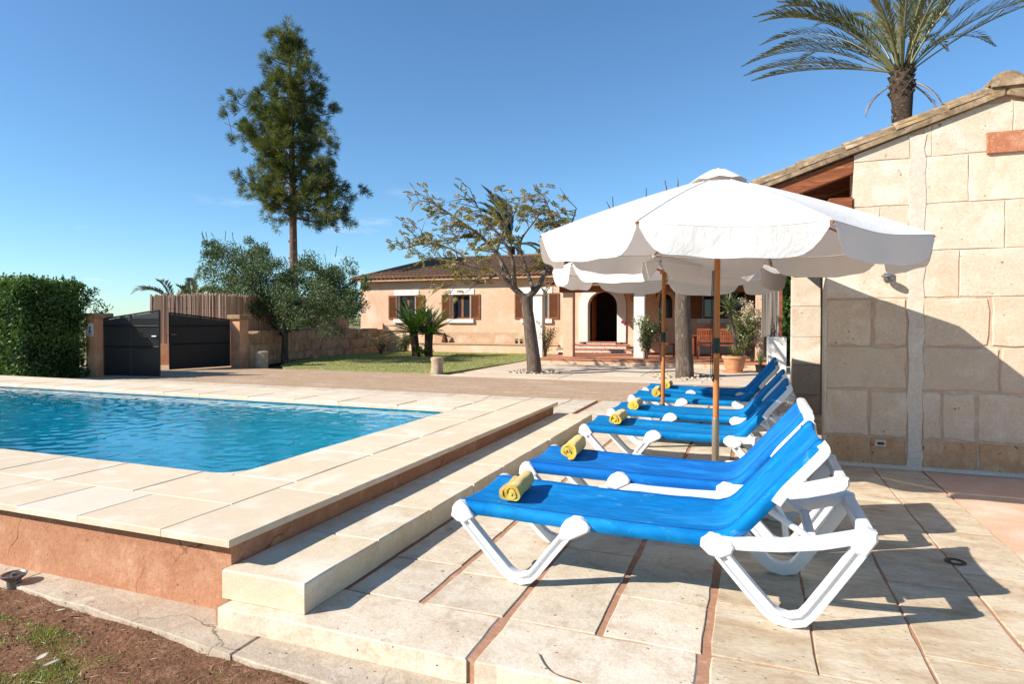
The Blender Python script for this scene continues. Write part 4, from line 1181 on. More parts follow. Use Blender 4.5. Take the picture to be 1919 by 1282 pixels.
# sign on the left post
p = ony(183, 618, 10.44)
sg = thing('warning_sign', (p[0], 10.44, p[2] - .14), 'small white warning sign on the gate post by the hedge', 'sign')
MB().box(-14.80 - .12, -14.80 + .10, 10.436, 10.448, p[2] - .155, p[2] + .155).build('plate', M['white_paint'], sg, bevel=.003)
M['ink'] = surf('blue grey ink', [(96,110,138), (80,94,124)], 6, 3, .6, 0, 30, .001, 0)
M['ink_dark'] = surf('dark ink', [(60,50,54), (48,42,46)], 6, 3, .6, 0, 30, .001, 0)
cx_ = -14.81
m = MB(); m.prism([(-.05, 0), (-.035, .055), (-.02, .075), (-.032, .10), (-.015, .118), (.012, .118), (.026, .10), (.016, .075), (.04, .055), (.055, 0)], (cx_, 10.4358, p[2] - .075), (1, 0, 0), (0, 0, 1), (0, -1, 0), .0015); m.build('figure', M['ink'], sg)
m = MB(); m.prism([(-.03, 0), (.03, 0), (.045, .012), (.02, .016), (.015, .034), (-.018, .034), (-.022, .016), (-.04, .012)], (cx_, 10.4355, p[2] + .045), (1, 0, 0), (0, 0, 1), (0, -1, 0), .0018); m.build('figure_hat', M['ink_dark'], sg)
for k, w_ in enumerate((.075, .06)): MB().box(cx_ - w_, cx_ + w_, 10.4342, 10.4357, p[2] - .105 - .025 * k, p[2] - .092 - .025 * k).build('text_line', M['ink'], sg)

# reed fence beyond the gate
M['reed'] = leafmat('dry reed', [(180,142,114), (214,176,146), (198,158,128), (224,192,164)], .1, .03)
def reeds(name, p0, p1, z0, zt0, zt1, n, par, mat, r=.011, jit=.03):
    p0, p1 = np.array(p0), np.array(p1); parts = []
    s = (np.arange(n) + rng.uniform(-.4, .4, n)) / n
    B = p0 + (p1 - p0) * s[:, None]; nrm = np.array([-(p1 - p0)[1], (p1 - p0)[0]]); nrm = nrm / np.hypot(*nrm)
    B = B + nrm * rng.uniform(-.02, .02, n)[:, None]
    T = zt0 + (zt1 - zt0) * s + rng.normal(0, jit, n); lean = rng.normal(0, .008, (n, 2))
    seg = 5; V = []
    for j, (zz, rr) in enumerate(((np.full(n, z0), 1.0), (T, .85))):
        for k in range(seg):
            a = 2 * PI * k / seg
            V.append(np.stack([B[:, 0] + lean[:, 0] * j + r * rr * math.cos(a), B[:, 1] + lean[:, 1] * j + r * rr * math.sin(a), zz], 1))
    V = np.stack(V, 1).reshape(-1, 3); Q = []
    base = np.arange(n)[:, None] * (2 * seg)
    for k in range(seg): Q.append(np.concatenate([base + k, base + (k + 1) % seg, base + seg + (k + 1) % seg, base + seg + k], 1))
    Q = np.concatenate(Q); R = np.repeat(rng.random(n), 2 * seg)
    me = fast_mesh(name, V - wloc(par), Q, R); return link(name, me, mat, par, kind='stuff')
d0, d1 = np.array([-17.05, 13.9]), np.array([-15.2, 15.02])
rf_ = thing('reed_fence', ((d0[0] + d1[0]) / 2, (d0[1] + d1[1]) / 2, 0), 'brown reed fence on an orange base across the lane behind the gate', 'fence')
reeds('reed_panel', d0, d1, .62, 2.12, 2.17, 260, rf_, M['reed'], .013)
reeds('reed_panel', d1, (-16.75, 23.5), .62, 2.14, 2.25, 900, rf_, M['reed'], .013)
dv = (d1 - d0) / np.hypot(*(d1 - d0)); nv = np.array([-dv[1], dv[0]])
m = MB(); Lf = np.hypot(*(d1 - d0))
m.prism([(0, -.2), (Lf, -.2), (Lf, .64), (0, .64)], (d0[0] - nv[0] * .06, d0[1] - nv[1] * .06, 0), (dv[0], dv[1], 0), (0, 0, 1), (nv[0], nv[1], 0), .2); m.build('base_wall', M['post'], rf_)
m = MB(); m.add([(-15.22, 15.1, -.2), (-15.42, 15.1, -.2), (-16.95, 23.5, -.2), (-16.75, 23.5, -.2), (-15.22, 15.1, .64), (-15.42, 15.1, .64), (-16.95, 23.5, .64), (-16.75, 23.5, .64)], [(0, 1, 2, 3), (7, 6, 5, 4), (0, 4, 5, 1), (1, 5, 6, 2), (2, 6, 7, 3), (3, 7, 4, 0)]); m.build('base_wall', M['post'], rf_)
for z_ in (.9, 1.7):
    m = MB(); m.tube([(d0[0], d0[1], z_), (d1[0], d1[1], z_ + .05)], .02, 5); m.build('rail', M['timber'], rf_)

# low stone wall, block by block
M['wall_block'] = surf('rough wall stone', [(204,168,134), (188,148,114), (214,184,152)], 2.2, 8, .95, .7, 22, .02, .12,
                       stain=((92,78,62), 1.8, .50, .68, .8), stain2=((150,96,64), 3, .54, .72, .5))
lw_pts = [(-13.98, 14.50), (-14.9, 16.2), (-15.4, 17.7), (-15.6, 19.3), (-15.55, 20.8), (-15.35, 22.4), (-15.2, 24.0)]
lw = thing('garden_wall', (-15.0, 18.5, 0), 'low rough stone block wall between gate post and farmhouse', 'wall')
def along(pts, s):
    for a, b in zip(pts[:-1], pts[1:]):
        a, b = np.array(a), np.array(b); L_ = np.hypot(*(b - a))
        if s <= L_: return a + (b - a) * s / L_, (b - a) / L_
        s -= L_
    return b, (b - a) / L_
tot = sum(math.hypot(b[0] - a[0], b[1] - a[1]) for a, b in zip(lw_pts[:-1], lw_pts[1:]))
for r, (z0, z1) in enumerate(((-.1, .22), (.22, .62), (.62, 1.0))):
    s = 0.0
    while s < tot - .1:
        L_ = min(random.uniform(.55, 1.05), tot - s)
        c, d = along(lw_pts, s + L_ / 2); n_ = np.array([-d[1], d[0]])
        top = z1 - .012 + (random.uniform(-.03, .05) if r == 2 else random.uniform(-.008, .008))
        P = []; cs = [(-L_/2 + .012, z0 + .008), (L_/2 - .012, z0 + .008), (L_/2 - .012, top), (-L_/2 + .012, top)]
        for i in range(4):
            p_, q_ = np.array(cs[i]), np.array(cs[(i + 1) % 4])
            for k in range(3):
                w_ = p_ + (q_ - p_) * k / 3; P.append((w_[0] + random.uniform(-.016, .016), w_[1] + random.uniform(-.012, .012)))
        mm = MB(); mm.prism(P, (-n_[0] * -.17, -n_[1] * -.17, 0), (d[0], d[1], 0), (0, 0, 1), (-n_[0], -n_[1], 0), .34 + random.uniform(0, .03), .03)
        me = bpy.data.meshes.new('stone_block'); me.from_pydata(mm.v, [], mm.f)
        bmx = bmesh.new(); bmx.from_mesh(me); bmesh.ops.recalc_face_normals(bmx, faces=bmx.faces); bmx.to_mesh(me); bmx.free()
        o = wloc(lw); link('stone_block', me, M['wall_block'], lw, (c[0] - o[0], c[1] - o[1], -o[2]))
        s += L_
core = MB()
for a, b in zip(lw_pts[:-1], lw_pts[1:]):
    a, b = np.array(a), np.array(b); d = (b - a) / np.hypot(*(b - a)); n_ = np.array([-d[1], d[0]]) * .14
    core.add([(*(a - n_), -.1), (*(b - n_), -.1), (*(b + n_), -.1), (*(a + n_), -.1), (*(a - n_), .93), (*(b - n_), .93), (*(b + n_), .93), (*(a + n_), .93)], [(0, 3, 2, 1), (4, 5, 6, 7), (0, 1, 5, 4), (1, 2, 6, 5), (2, 3, 7, 6), (3, 0, 4, 7)])
core.build('core', M['wall_mortar'], lw)

# screen at the right end of the porch
M['grey_reed'] = leafmat('grey reed', [(96,86,78), (130,120,108), (112,102,92), (150,140,128)], .1, .03)
ww = thing('screen_wall', (.95, 18.6, 0), 'low whitewashed wall below the grey reed screen', 'wall')
MB().box(.42, .86, 17.6, 19.2, -.05, .92).build('wall_block', M['white_paint'], ww, bevel=.02)
gs = thing('reed_screen', (.5, 18.5, .92), 'grey reed screen standing on the low white wall', 'fence')
a_, b_2 = ony(1428, 601, 18.9)[:2], ony(1462, 601, 17.7)[:2]
reeds('reed_panel', a_, b_2, .91, 2.10, 2.20, 130, gs, M['grey_reed'], .012, .02)
MB().box(b_2[0] - .02, b_2[0] + .05, b_2[1] - .03, b_2[1] + .04, .92, 2.14).build('post', M['timber'], gs)
# ---------------------------------------------------------------- plants
M['bark'] = surf('grey bark', [(124,108,94), (92,78,66), (148,134,120)], 5, 9, .95, 1.0, 22, .03, .04, stretch=(2.2, 2.2, .55), stain=((72,60,50), 4, .5, .68, .7))
M['bark_pine'] = surf('pine bark', [(134,108,92), (104,80,66), (156,130,112)], 5, 8, .95, .9, 16, .03, .03, stretch=(2, 2, .8), stain=((70,52,42), 4, .5, .68, .6))
M['bark_palm'] = surf('palm trunk', [(98,80,66), (66,54,44), (124,104,86)], 14, 6, .95, 1.0, 18, .05, .03, stretch=(1, 1, 1.6))
M['twig'] = surf('dry twig', [(120,100,82), (96,78,62)], 6, 5, .9, .2, 40, .004, .03)
L_ = {}
L_['pine'] = leafmat('pine needles', [(54,68,38), (80,92,50), (104,114,62), (146,126,80)], .35, .02)
L_['olive'] = leafmat('olive leaves', [(52,68,40), (74,92,58), (96,112,78), (118,130,100)], .25, .015)
L_['hedge'] = leafmat('hedge leaves', [(40,62,24), (60,88,34), (82,112,46), (110,136,66)], .25, .04, .5)
L_['autumn'] = leafmat('thinning autumn leaves', [(98,108,54), (130,128,66), (160,138,70), (128,104,60)], .35, .04)
L_['palm'] = leafmat('palm leaflets', [(76,88,48), (104,112,64), (136,132,86), (158,138,98)], .25, .10)
L_['palm_blue'] = leafmat('grey green palm leaflets', [(74,88,72), (104,118,100), (134,144,124)], .25, .08)
L_['cycad'] = leafmat('cycad leaflets', [(48,80,32), (70,106,42), (98,130,58), (140,152,84)], .3, .06, .4)
L_['dry'] = leafmat('dry shrub leaves', [(120,108,76), (146,132,98), (110,112,72), (164,150,120)], .25, .03)
L_['bush'] = leafmat('small bush leaves', [(66,88,44), (98,114,62), (138,134,84), (84,98,48)], .3, .06)
L_['flower'] = leafmat('pink bracts', [(200,40,110), (220,70,130)], .3, .03)
L_['pale_flower'] = leafmat('pale dry bracts', [(206,190,166), (186,168,140), (220,208,190)], .3, .02)
L_['grass'] = leafmat('grass blades', [(96,120,40), (128,146,58), (164,166,88), (108,128,46)], .35, .05)
L_['litter'] = leafmat('dry litter', [(150,118,84), (120,88,60), (186,160,124), (96,70,48)], .05, .03)
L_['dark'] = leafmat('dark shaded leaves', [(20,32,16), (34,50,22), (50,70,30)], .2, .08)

def rdirs(n, up=0.0):
    d = rng.normal(size=(n, 3)); d[:, 2] += up; return unit(d)

def frond(base, az, e0, L, droop, mat, parent, nl=34, ll=.42, lw=.03, side_ang=.9, vee=.35, rr=.018, start=.14, twist=0.0, name='frond'):
    """feather leaf: arching stalk with two rows of leaflets"""
    n = 26; P = [np.array(base, float)]; h = np.array([math.cos(az), math.sin(az), 0]); sd = np.array([-h[1], h[0], 0])
    for i in range(n):
        t = i / n; e = e0 - droop * t ** 1.35
        P.append(P[-1] + (h * math.cos(e) + np.array([0, 0, math.sin(e)])) * L / n + sd * twist * t * L / n)
    P = np.array(P)
    parts = []
    # stalk as a flat strip
    T = unit(np.gradient(P, axis=0)); Sd = unit(np.cross(T, np.array([0, 0, 1.0]) + 1e-3)); Nn = np.cross(Sd, T)
    w = rr * (1 - .85 * np.linspace(0, 1, n + 1))[:, None]
    A, B, C = P + Sd * w, P - Sd * w, P - Nn * w * .9
    V = np.stack([A, B, C], 1).reshape(-1, 3); Q = []
    for i in range(n):
        for a, b in ((0, 1), (1, 2), (2, 0)): Q.append((i*3+a, i*3+b, (i+1)*3+b, (i+1)*3+a))
    parts.append((V, np.array(Q), np.full(len(V), .6)))
    ts = np.linspace(start, .995, nl); ii = ts * n; i0 = np.clip(ii.astype(int), 0, n - 1); fr = (ii - i0)[:, None]
    p = P[i0] * (1 - fr) + P[i0 + 1] * fr; tt = T[i0]; ss = Sd[i0]; nn = Nn[i0]
    prof = np.clip(np.sin(PI * np.clip((ts - start) / (1 - start) * .88 + .10, 0, 1)), .18, 1) 
    for sgn in (-1, 1):
        f = side_ang * (1 - .45 * ts)[:, None] + rng.normal(0, .07, (nl, 1))
        d = unit(ss * sgn * np.sin(f) + tt * np.cos(f) + nn * vee + rng.normal(0, .05, (nl, 3)))
        Ls = ll * prof * rng.uniform(.85, 1.1, nl)
        mid = p + d * (Ls * .5)[:, None]; tip = p + d * Ls[:, None]; tip[:, 2] -= .10 * Ls
        wv = unit(np.cross(d, nn)) * (lw * .5)
        V = np.stack([p, mid + wv, tip, mid - wv], 1).reshape(-1, 3)
        parts.append((V, np.arange(4 * nl).reshape(nl, 4), np.repeat(np.clip(rng.random(nl) * .8 + .1 * sgn, 0, 1), 4)))
    return foliage(name, parts, mat, parent)

def cluster(c, r, n, L, W, up=.2, flat=(1, 1, 1), shell=.5):
    d = rdirs(n); rad = r * (rng.random(n) ** shell)
    C = np.array(c) + d * rad[:, None] * np.array(flat)
    D = unit(d * .7 + rdirs(n, up))
    return leaf_arrays(C, D, L * rng.uniform(.7, 1.25, n), W * rng.uniform(.8, 1.2, n), rng.random(n))

def limb(m, pts, r0, r1, n=4, seg=7):
    Q = smooth_path(pts, n); k = len(Q); m.tube(Q, [r0 + (r1 - r0) * (i / (k - 1)) ** .8 for i in range(k)], seg); return Q

# ---- pine
pc = ony(550, 601, 24.0); PX_, PY_ = pc[0], 24.0
pine = thing('pine_tree', (PX_, PY_, 0), 'tall bushy pine tree with bare lower trunk, rising behind the olive', 'tree')
m = MB(); m.tube([(PX_, PY_, -.2), (PX_ + .03, PY_, 4), (PX_ - .02, PY_, 8), (PX_ - .06, PY_, 11.6), (PX_ - .2, PY_, 14.7)], [.24, .18, .15, .09, .02], 10)
for z_ in (4.3, 5.1): m.tube([(PX_ - .22, PY_ - .02, z_), (PX_ + .2, PY_ - .05, z_ + .02)], .06, 6)
m.build('trunk', M['bark_pine'], pine, 50)
br = MB(); parts = []
def tuft(c, d, n, L):
    """spray of long needles round a shoot"""
    D = unit(np.array(d) * .75 + rdirs(n) * .85 + np.array([0, 0, -.12])); B = np.array(c) + rng.normal(0, .05, (n, 3))
    Ls = L * rng.uniform(.7, 1.15, n)
    base_r = rng.random() * .5
    parts.append(leaf_arrays(B + D * (Ls * .5)[:, None], D, Ls, .020 + 0 * Ls, np.clip(base_r + rng.random(n) * .45, 0, 1)))
def pine_r(z):
    """crown radius to the left / right at a height"""
    lf = np.interp(z, [6.1, 6.6, 7.6, 8.6, 9.6, 10.6, 11.6, 12.4, 13.6, 15.0], [1.0, 2.6, 2.8, 2.1, 2.5, 2.9, 2.6, 1.7, 1.0, .3])
    rt = np.interp(z, [6.1, 6.6, 7.6, 8.6, 9.6, 10.6, 11.6, 12.4, 13.6, 15.0], [2.2, 3.3, 3.3, 3.2, 2.6, 1.6, 2.0, 1.9, 1.1, .3])
    return lf, rt
z = 6.2
while z < 14.5:
    k = 5 if z < 13 else 4
    a0 = rng.random() * 6
    for j in range(k):
        a = a0 + j * 2 * PI / k + rng.normal(0, .25)
        lf, rt = pine_r(z + .5); side = math.cos(a - .36)
        R_ = (rt if side > 0 else lf) * (.62 + .38 * abs(side)) * rng.uniform(.55, 1.15)
        st = np.array([PX_ - .02 * (z - 6), PY_, z]); en = st + np.array([math.cos(a) * R_, math.sin(a) * R_, .16 * R_ + rng.uniform(-.2, .45)])
        md = (st + en) / 2 + np.array([0, 0, -.10 * R_])
        Q = limb(br, [st, md, en], .045, .012, 4, 5)
        nt = max(2, int(R_ * 2.7))
        for i in range(nt):
            t = .38 + .62 * (i + rng.random() * .8) / nt
            q = Q[min(len(Q) - 1, int(t * (len(Q) - 1)))]
            cc = q + rng.normal(0, .22, 3) + np.array([0, 0, .15]); br.tube([q, cc], [.016, .008], 4)
            for _ in range(6):
                e = cc + rng.normal(0, .17, 3)
                dd = unit((e - st)[None] * np.array([1, 1, .3]))[0]
                tuft(e, dd + np.array([0, 0, .3]) + rng.normal(0, .3, 3), 44, .32)
    z += rng.uniform(.40, .58)
for i in range(10): tuft((PX_ - .2 + rng.normal(0, .12), PY_ + rng.normal(0, .12), 14.75 + rng.uniform(-.4, .25)), (0, 0, 1), 50, .30)
br.build('branches', M['bark_pine'], pine, 50)
foliage('crown', parts, L_['pine'], pine)

# ---- olive
ob_ = onz(533, 676); OX, OY = ob_[0], ob_[1]
olive = thing('olive_tree', (OX, OY, 0), 'silvery olive tree with several slim trunks in front of the stone wall', 'tree')
tr = MB(); ends = []
def at_px(px, py, dy): return ony(px, py, OY + dy)
limb(tr, [(OX, OY, -.1), at_px(534, 640, 0), at_px(536, 600, 0), at_px(540, 560, .1)], .13, .07, 4, 8)
for pts, r in (([(536, 630, 0), (520, 600, -.2), (490, 560, -.4), (450, 520, -.3), (425, 490, 0)], .07), ([(537, 610, 0), (550, 575, .3), (580, 540, .4), (620, 515, .3)], .06), ([(538, 590, 0), (535, 550, -.2), (510, 510, -.1), (490, 490, .2)], .05), ([(536, 625, 0), (560, 600, -.3), (600, 575, -.4), (645, 560, -.2)], .055), ([(535, 635, 0), (500, 600, .4), (460, 585, .5), (425, 575, .3)], .05)):
    Q = limb(tr, [at_px(*p) for p in pts], r, .018, 4, 6)
tr.build('trunk', M['bark'], olive, 50)
parts = []
lobes = [(420,490,46),(452,512,50),(410,535,34),(440,560,46),(480,540,50),(500,500,34),(525,545,48),(560,560,48),(590,530,40),(610,555,46),(640,530,36),(655,565,32),(565,588,30),(605,584,30),(490,575,38),(450,580,30),(520,578,34),(575,505,24),(625,500,22),(662,545,20),(400,470,20),(470,478,26),(540,520,28),(648,580,22),(405,560,24)]
for px, py, r in lobes:
    R_ = r * 19.5 / F_PX
    for k in range(int(4 + r * .22)):
        a = rng.normal(0, .5, 3); c = at_px(px + a[0] * r, py + a[1] * r, a[2] * 1.5)
        parts.append(cluster(c, R_ * .52, int(110 + r * 2.2), .095, .034, .4, (1.1, 1.1, .9), .55))
for k in range(40):    # loose shoots above the crown
    px, py, r = lobes[rng.integers(len(lobes))]; c = at_px(px + rng.normal(0, r * .5), py - r * .85, rng.normal(0, .5))
    n = 26; tt = np.linspace(0, .35, n)[:, None]; dr = unit(np.array([[rng.normal(-.25, .3), rng.normal(0, .3), 1.0]]))
    C = c + dr * tt; parts.append(leaf_arrays(C, unit(dr + rdirs(n) * .8), np.full(n, .08), .02, rng.random(n)))
foliage('crown', parts, L_['olive'], olive)

# ---- hedge on the left
hedge = thing('clipped_hedge', (-18.0, 9.9, 0), 'tall clipped leafy hedge beside the left gate post', 'hedge')
MB().box(-22.0, -15.05, 9.10, 10.35, -.1, 2.12).build('shade_core', surf('hedge shade', [(30,34,20), (22,26,16)], 6, 5, .95, .5, 20, .03, 0), hedge)  # solid core box, the hedge's inner shade put into its dark colour
parts = []
def face_leaves(n, x, y, z, nrm, jit=.07, L=.075, W=.04):
    C = np.stack([np.full(n, x) if np.isscalar(x) else rng.uniform(*x, n), np.full(n, y) if np.isscalar(y) else rng.uniform(*y, n), np.full(n, z) if np.isscalar(z) else rng.uniform(*z, n)], 1)
    lum = .035 * np.sin(C[:, 0] * 3.1 + C[:, 2] * 2.3) * np.sin(C[:, 2] * 4.7 - C[:, 1] * 3.7) + .04 * np.sin(C[:, 0] * 9 + C[:, 1] * 7) * np.sin(C[:, 2] * 11)
    C = C + np.array(nrm) * (rng.normal(0, jit, n) + lum)[:, None] + rng.normal(0, .02, (n, 3))
    D = unit(np.array(nrm) * .5 + rdirs(n, .3)); parts.append(leaf_arrays(C, D, L * rng.uniform(.6, 1.4, n), W * rng.uniform(.7, 1.3, n), np.clip(rng.random(n) * .6 + .25 + .35 * np.sin(C[:, 0] * 2.1 + 1.7 * np.sin(C[:, 2] * 2.7)) * np.sin(C[:, 2] * 3.3 + C[:, 1]), 0, 1)))
face_leaves(26000, (-19.5, -14.9), 9.02, (-.05, 2.24), (0, -1, 0), .05)
face_leaves(9000, -14.93, (9.0, 10.42), (-.05, 2.24), (1, 0, 0), .05)
face_leaves(9000, (-19.5, -14.9), (9.0, 10.42), 2.22, (0, 0, 1), .045)
for k in range(60):
    c = (rng.uniform(-19, -14.9), rng.uniform(9, 10.4), 2.26); n = 9
    parts.append(leaf_arrays(np.array(c) + np.array([[0, 0, 1]]) * np.linspace(0, rng.uniform(.08, .2), n)[:, None], rdirs(n, .6), np.full(n, .07), .035, rng.random(n)))
for k in range(12):
    parts.append(cluster((rng.uniform(-14.9, -14.72), rng.uniform(10.3, 10.9), rng.uniform(1.45, 2.2)), .13, 40, .07, .035))
foliage('leaves', parts, L_['hedge'], hedge)

# ---- wind-swept tree on the patio
T1 = onz(1000, 698); TY = T1[1]
tree = thing('patio_tree', (T1[0], TY, 0), 'wind-swept half bare tree leaning left, in front of the farmhouse', 'tree', 'patio trees')
def tp(px, py, dy=0): return ony(px, py, TY + dy)
tr = MB(); ends = []
limb(tr, [T1 - np.array([0, 0, .1]), tp(1001, 690), tp(997, 650), tp(991, 600), tp(985, 556)], .225, .135, 5, 12)
limbs = [([(986, 562, 0), (960, 537, -.1), (930, 512, -.2), (893, 500, -.3), (850, 490, -.3), (806, 484, -.2)], .105, .02),
         ([(958, 536, -.1), (946, 505, .1), (928, 473, .2), (905, 446, .2), (876, 424, .0), (842, 400, -.2), (806, 378, -.3)], .085, .014),
         ([(985, 562, 0), (1008, 538, .1), (1022, 508, .3), (1036, 478, .4), (1056, 446, .3), (1072, 416, .2), (1080, 390, .1)], .10, .014),
         ([(964, 540, -.1), (963, 508, -.4), (958, 478, -.6), (935, 440, -.7), (905, 405, -.6), (888, 372, -.5)], .075, .013),
         ([(895, 500, -.3), (852, 470, -.4), (806, 456, -.3), (748, 468, -.2)], .04, .008),
         ([(905, 446, .2), (866, 444, .5), (826, 452, .6), (782, 446, .6)], .04, .008),
         ([(1022, 508, .3), (1040, 510, .6), (1062, 490, .9), (1085, 455, 1.0)], .05, .01),
         ([(930, 473, .2), (945, 430, .5), (962, 405, .7), (975, 370, .7)], .045, .009),
         ([(1000, 545, 0), (985, 500, .5), (975, 455, .8), (1005, 410, .9), (1030, 375, .8)], .06, .01),
         ([(1056, 440, .3), (1035, 405, .0), (1022, 372, -.2)], .03, .008),
         ([(930, 512, -.2), (905, 530, -.6), (880, 525, -.9), (845, 535, -1.0)], .035, .008)]
parts = []
def pinnate(c, d, L, n=14):
    """one compound leaf: leaflets in two rows on a stalk"""
    d = unit(np.array(d)[None])[0]; s = unit(np.cross(d, rng.normal(size=3))[None])[0]
    t = np.linspace(.15, 1, n)[:, None]; st = np.array(c) + d * L * t + np.array([0, 0, -.16]) * L * t ** 2
    base_r = rng.random() * .7
    for sg in (-1, 1):
        D = unit(s * sg * .8 + d * .55 + rng.normal(0, .15, (n, 3))); l = .07
        parts.append(leaf_arrays(st + D * l * .5, D, np.full(n, l), .028, np.clip(base_r + rng.random(n) * .3, 0, 1)))
for pts, r0, r1 in limbs:
    Q = limb(tr, [tp(*p) for p in pts], r0, r1, 5, 8)
    k0 = int(len(Q) * .35)
    for i in range(k0, len(Q)):
        for _ in range(2):
            if rng.random() > .78: continue
            d = unit(np.array([[rng.normal(-.8, .45), rng.normal(0, .5), rng.normal(.28, .45)]]))[0]; Lb = rng.uniform(.25, .75)
            p0 = Q[i]; p2 = p0 + d * Lb; p1 = (p0 + p2) / 2 + rng.normal(0, .05, 3)
            tr.tube([p0, p1, p2], [.013, .009, .004], 5)
            for q in (p1, p2, p2):
                for _k in range(2):
                    if rng.random() < .40: pinnate(q + rng.normal(0, .05, 3), d * .6 + np.array([-.5, 0, .1]) + rng.normal(0, .5, 3), rng.uniform(.16, .30))
tr.build('trunk', M['bark'], tree, 50)
foliage('crown', parts, L_['autumn'], tree)

# ---- second patio tree, mostly hidden by the parasols
T2 = onz(1282, 708); t2 = thing('patio_tree', (T2[0], T2[1], 0), 'grey straight tree trunk between the two parasol poles', 'tree', 'patio trees')
tr = MB(); TY = T2[1]
limb(tr, [T2 - np.array([0, 0, .1]), tp(1283, 695), tp(1281, 640), tp(1279, 580), tp(1280, 520)], .235, .165, 5, 12)
for pts in ([(1279, 525, 0), (1250, 470, .2), (1215, 420, .2), (1211, 352, .2)], [(1280, 525, 0), (1290, 470, -.2), (1262, 410, -.2), (1246, 338, -.2)], [(1280, 530, 0), (1235, 480, -.3), (1160, 440, -.3), (1148, 368, -.3)], [(1250, 470, .2), (1170, 430, .2), (1137, 378, .2)], [(1262, 410, -.2), (1270, 370, -.2), (1270, 334, -.2)], [(1280, 520, 0), (1330, 460, .2), (1350, 420, .3)], [(1280, 520, 0), (1310, 480, -.5), (1320, 430, -.6)]):
    limb(tr, [tp(*p) for p in pts], .06, .010, 4, 6)
tr.build('trunk', M['bark'], t2, 50)
parts = []
for _ in range(60): pinnate(tp(rng.uniform(1180, 1380), rng.uniform(400, 470), rng.normal(0, .4)), rng.normal(0, 1, 3), .25)
foliage('crown', parts, L_['autumn'], t2)

# ---- stones round the two trunks
def pebbles(c, R0, R1, n, label):
    m = MB()
    for _ in range(n):
        a = rng.random() * 2 * PI; r = rng.uniform(R0, R1); s = rng.uniform(.02, .055); cx, cy = c[0] + r * math.cos(a) * 1.15, c[1] + r * math.sin(a)
        V = [(cx + s * math.cos(b) * rng.uniform(.8, 1.2), cy + s * math.sin(b) * rng.uniform(.8, 1.2), -.005) for b in np.linspace(0, 2 * PI, 7)[:-1]]
        W_ = [(cx + .6 * s * math.cos(b), cy + .6 * s * math.sin(b), s * .8) for b in np.linspace(.3, .3 + 2 * PI, 7)[:-1]]
        m.add(V + W_, [(k, (k + 1) % 6, 6 + (k + 1) % 6, 6 + k) for k in range(6)] + [tuple(range(6, 12))])
    m.build('stones', M['pebble'], kind='stuff', label=label, cat='stones')
M['pebble'] = surf('pale pebbles', [(206,190,166), (178,158,132), (220,208,190)], 9, 6, .9, .3, 40, .004, 0, offset=False)
pebbles(T1, .24, .62, 90, 'ring of pale stones at the foot of the wind-swept tree')
pebbles(T2, .26, .75, 110, 'ring of pale stones at the foot of the grey trunk')

# ---- big date palm behind the outbuilding
pc = ony(1690, 128, 14.0); palm = thing('date_palm', (pc[0], 14.0, 0), 'tall date palm rising behind the stone outbuilding roof', 'palm')
m = MB(); m.tube([(pc[0], 14, -.1), (pc[0] + .02, 14, 2), (pc[0], 14, 4.2), (pc[0] + .02, 14, 5.3), (pc[0], 14, pc[2] - .45), (pc[0], 14, pc[2] - .1), (pc[0], 14, pc[2] + .08)], [.26, .17, .155, .16, .20, .19, .08], 16); m.build('trunk', M['bark_palm'], palm, 50)
sc = MB()
for k in range(190):   # old leaf bases
    z_ = 3.6 + k * .0138; a = k * 2.399; r = .155 + (.03 if z_ > 5.6 else 0)
    p = np.array([pc[0] + r * math.cos(a), 14 + r * math.sin(a), z_]); o_ = np.array([math.cos(a), math.sin(a), 0])
    s_ = np.array([-o_[1], o_[0], 0]) * .045
    sc.add([p - s_, p + s_, p + o_ * (.022 if z_ < 5.6 else .07) + np.array([0, 0, .09]), p + np.array([0, 0, .10])], [(0, 1, 2), (0, 2, 3), (1, 3, 2)])
sc.build('leaf_bases', M['bark_palm'], palm)
top = np.array([pc[0], 14.0, pc[2] - .05])
spec_f = [(PI - .05, .40, 2.75, .66), (PI + .10, .22, 2.55, .46), (PI - .2, .66, 3.0, 1.0), (-.05, .62, 3.7, .95), (PI + .3, .85, 3.0, 1.1), (PI - .35, .95, 3.0, 1.2)]
for az, e, L, dr in spec_f:
    frond(top + np.array([math.cos(az), math.sin(az), 0]) * .16, az, e, L, dr, L_['palm'], palm, 72, .40, .028, .62, .30, .028, .20)
for k in range(30):
    az = k * 2.399 + rng.normal(0, .15); e = rng.uniform(.75, 1.45)
    frond(top + np.array([math.cos(az), math.sin(az), 0]) * .12, az, e, rng.uniform(2.5, 3.1), rng.uniform(.8, 1.4), L_['palm'], palm, 70, .42, .026, .62, .30, .028, .18)
for az in (PI + .3, .3, -.5):
    frond(top + np.array([math.cos(az) * .2, math.sin(az) * .2, -.25]), az, -.6, .8, .8, L_['litter'], palm, 16, .16, .02, .5, .2, .03, .2)

# ---- wind-blown palm behind the farmhouse
p = ony(958, 462, 33.5); wp_ = thing('windblown_palm', (p[0], 33.5, 0), 'palm behind the farmhouse roof with fronds blown to one side', 'palm')
m = MB(); m.tube([(p[0], 33.5, -.2), (p[0] + .1, 33.5, 2.5), (p[0], 33.5, p[2])], [.3, .24, .22], 10); m.build('trunk', M['bark_palm'], wp_, 50)
for k in range(22):
    az = rng.normal(PI * .95, .55); frond(np.array([p[0], 33.5, p[2]]), az, rng.uniform(1.1, 1.6), rng.uniform(2.8, 4.0), rng.uniform(.5, 1.3), L_['palm_blue'], wp_, 46, .65, .10, .5, .2, .03, .2)
for k in range(8):
    frond(np.array([p[0], 33.5, p[2]]), rng.uniform(0, 6.28), rng.uniform(-.2, .5), 2.0, 1.2, L_['palm'], wp_, 30, .5, .07, .5, .2, .03, .2)

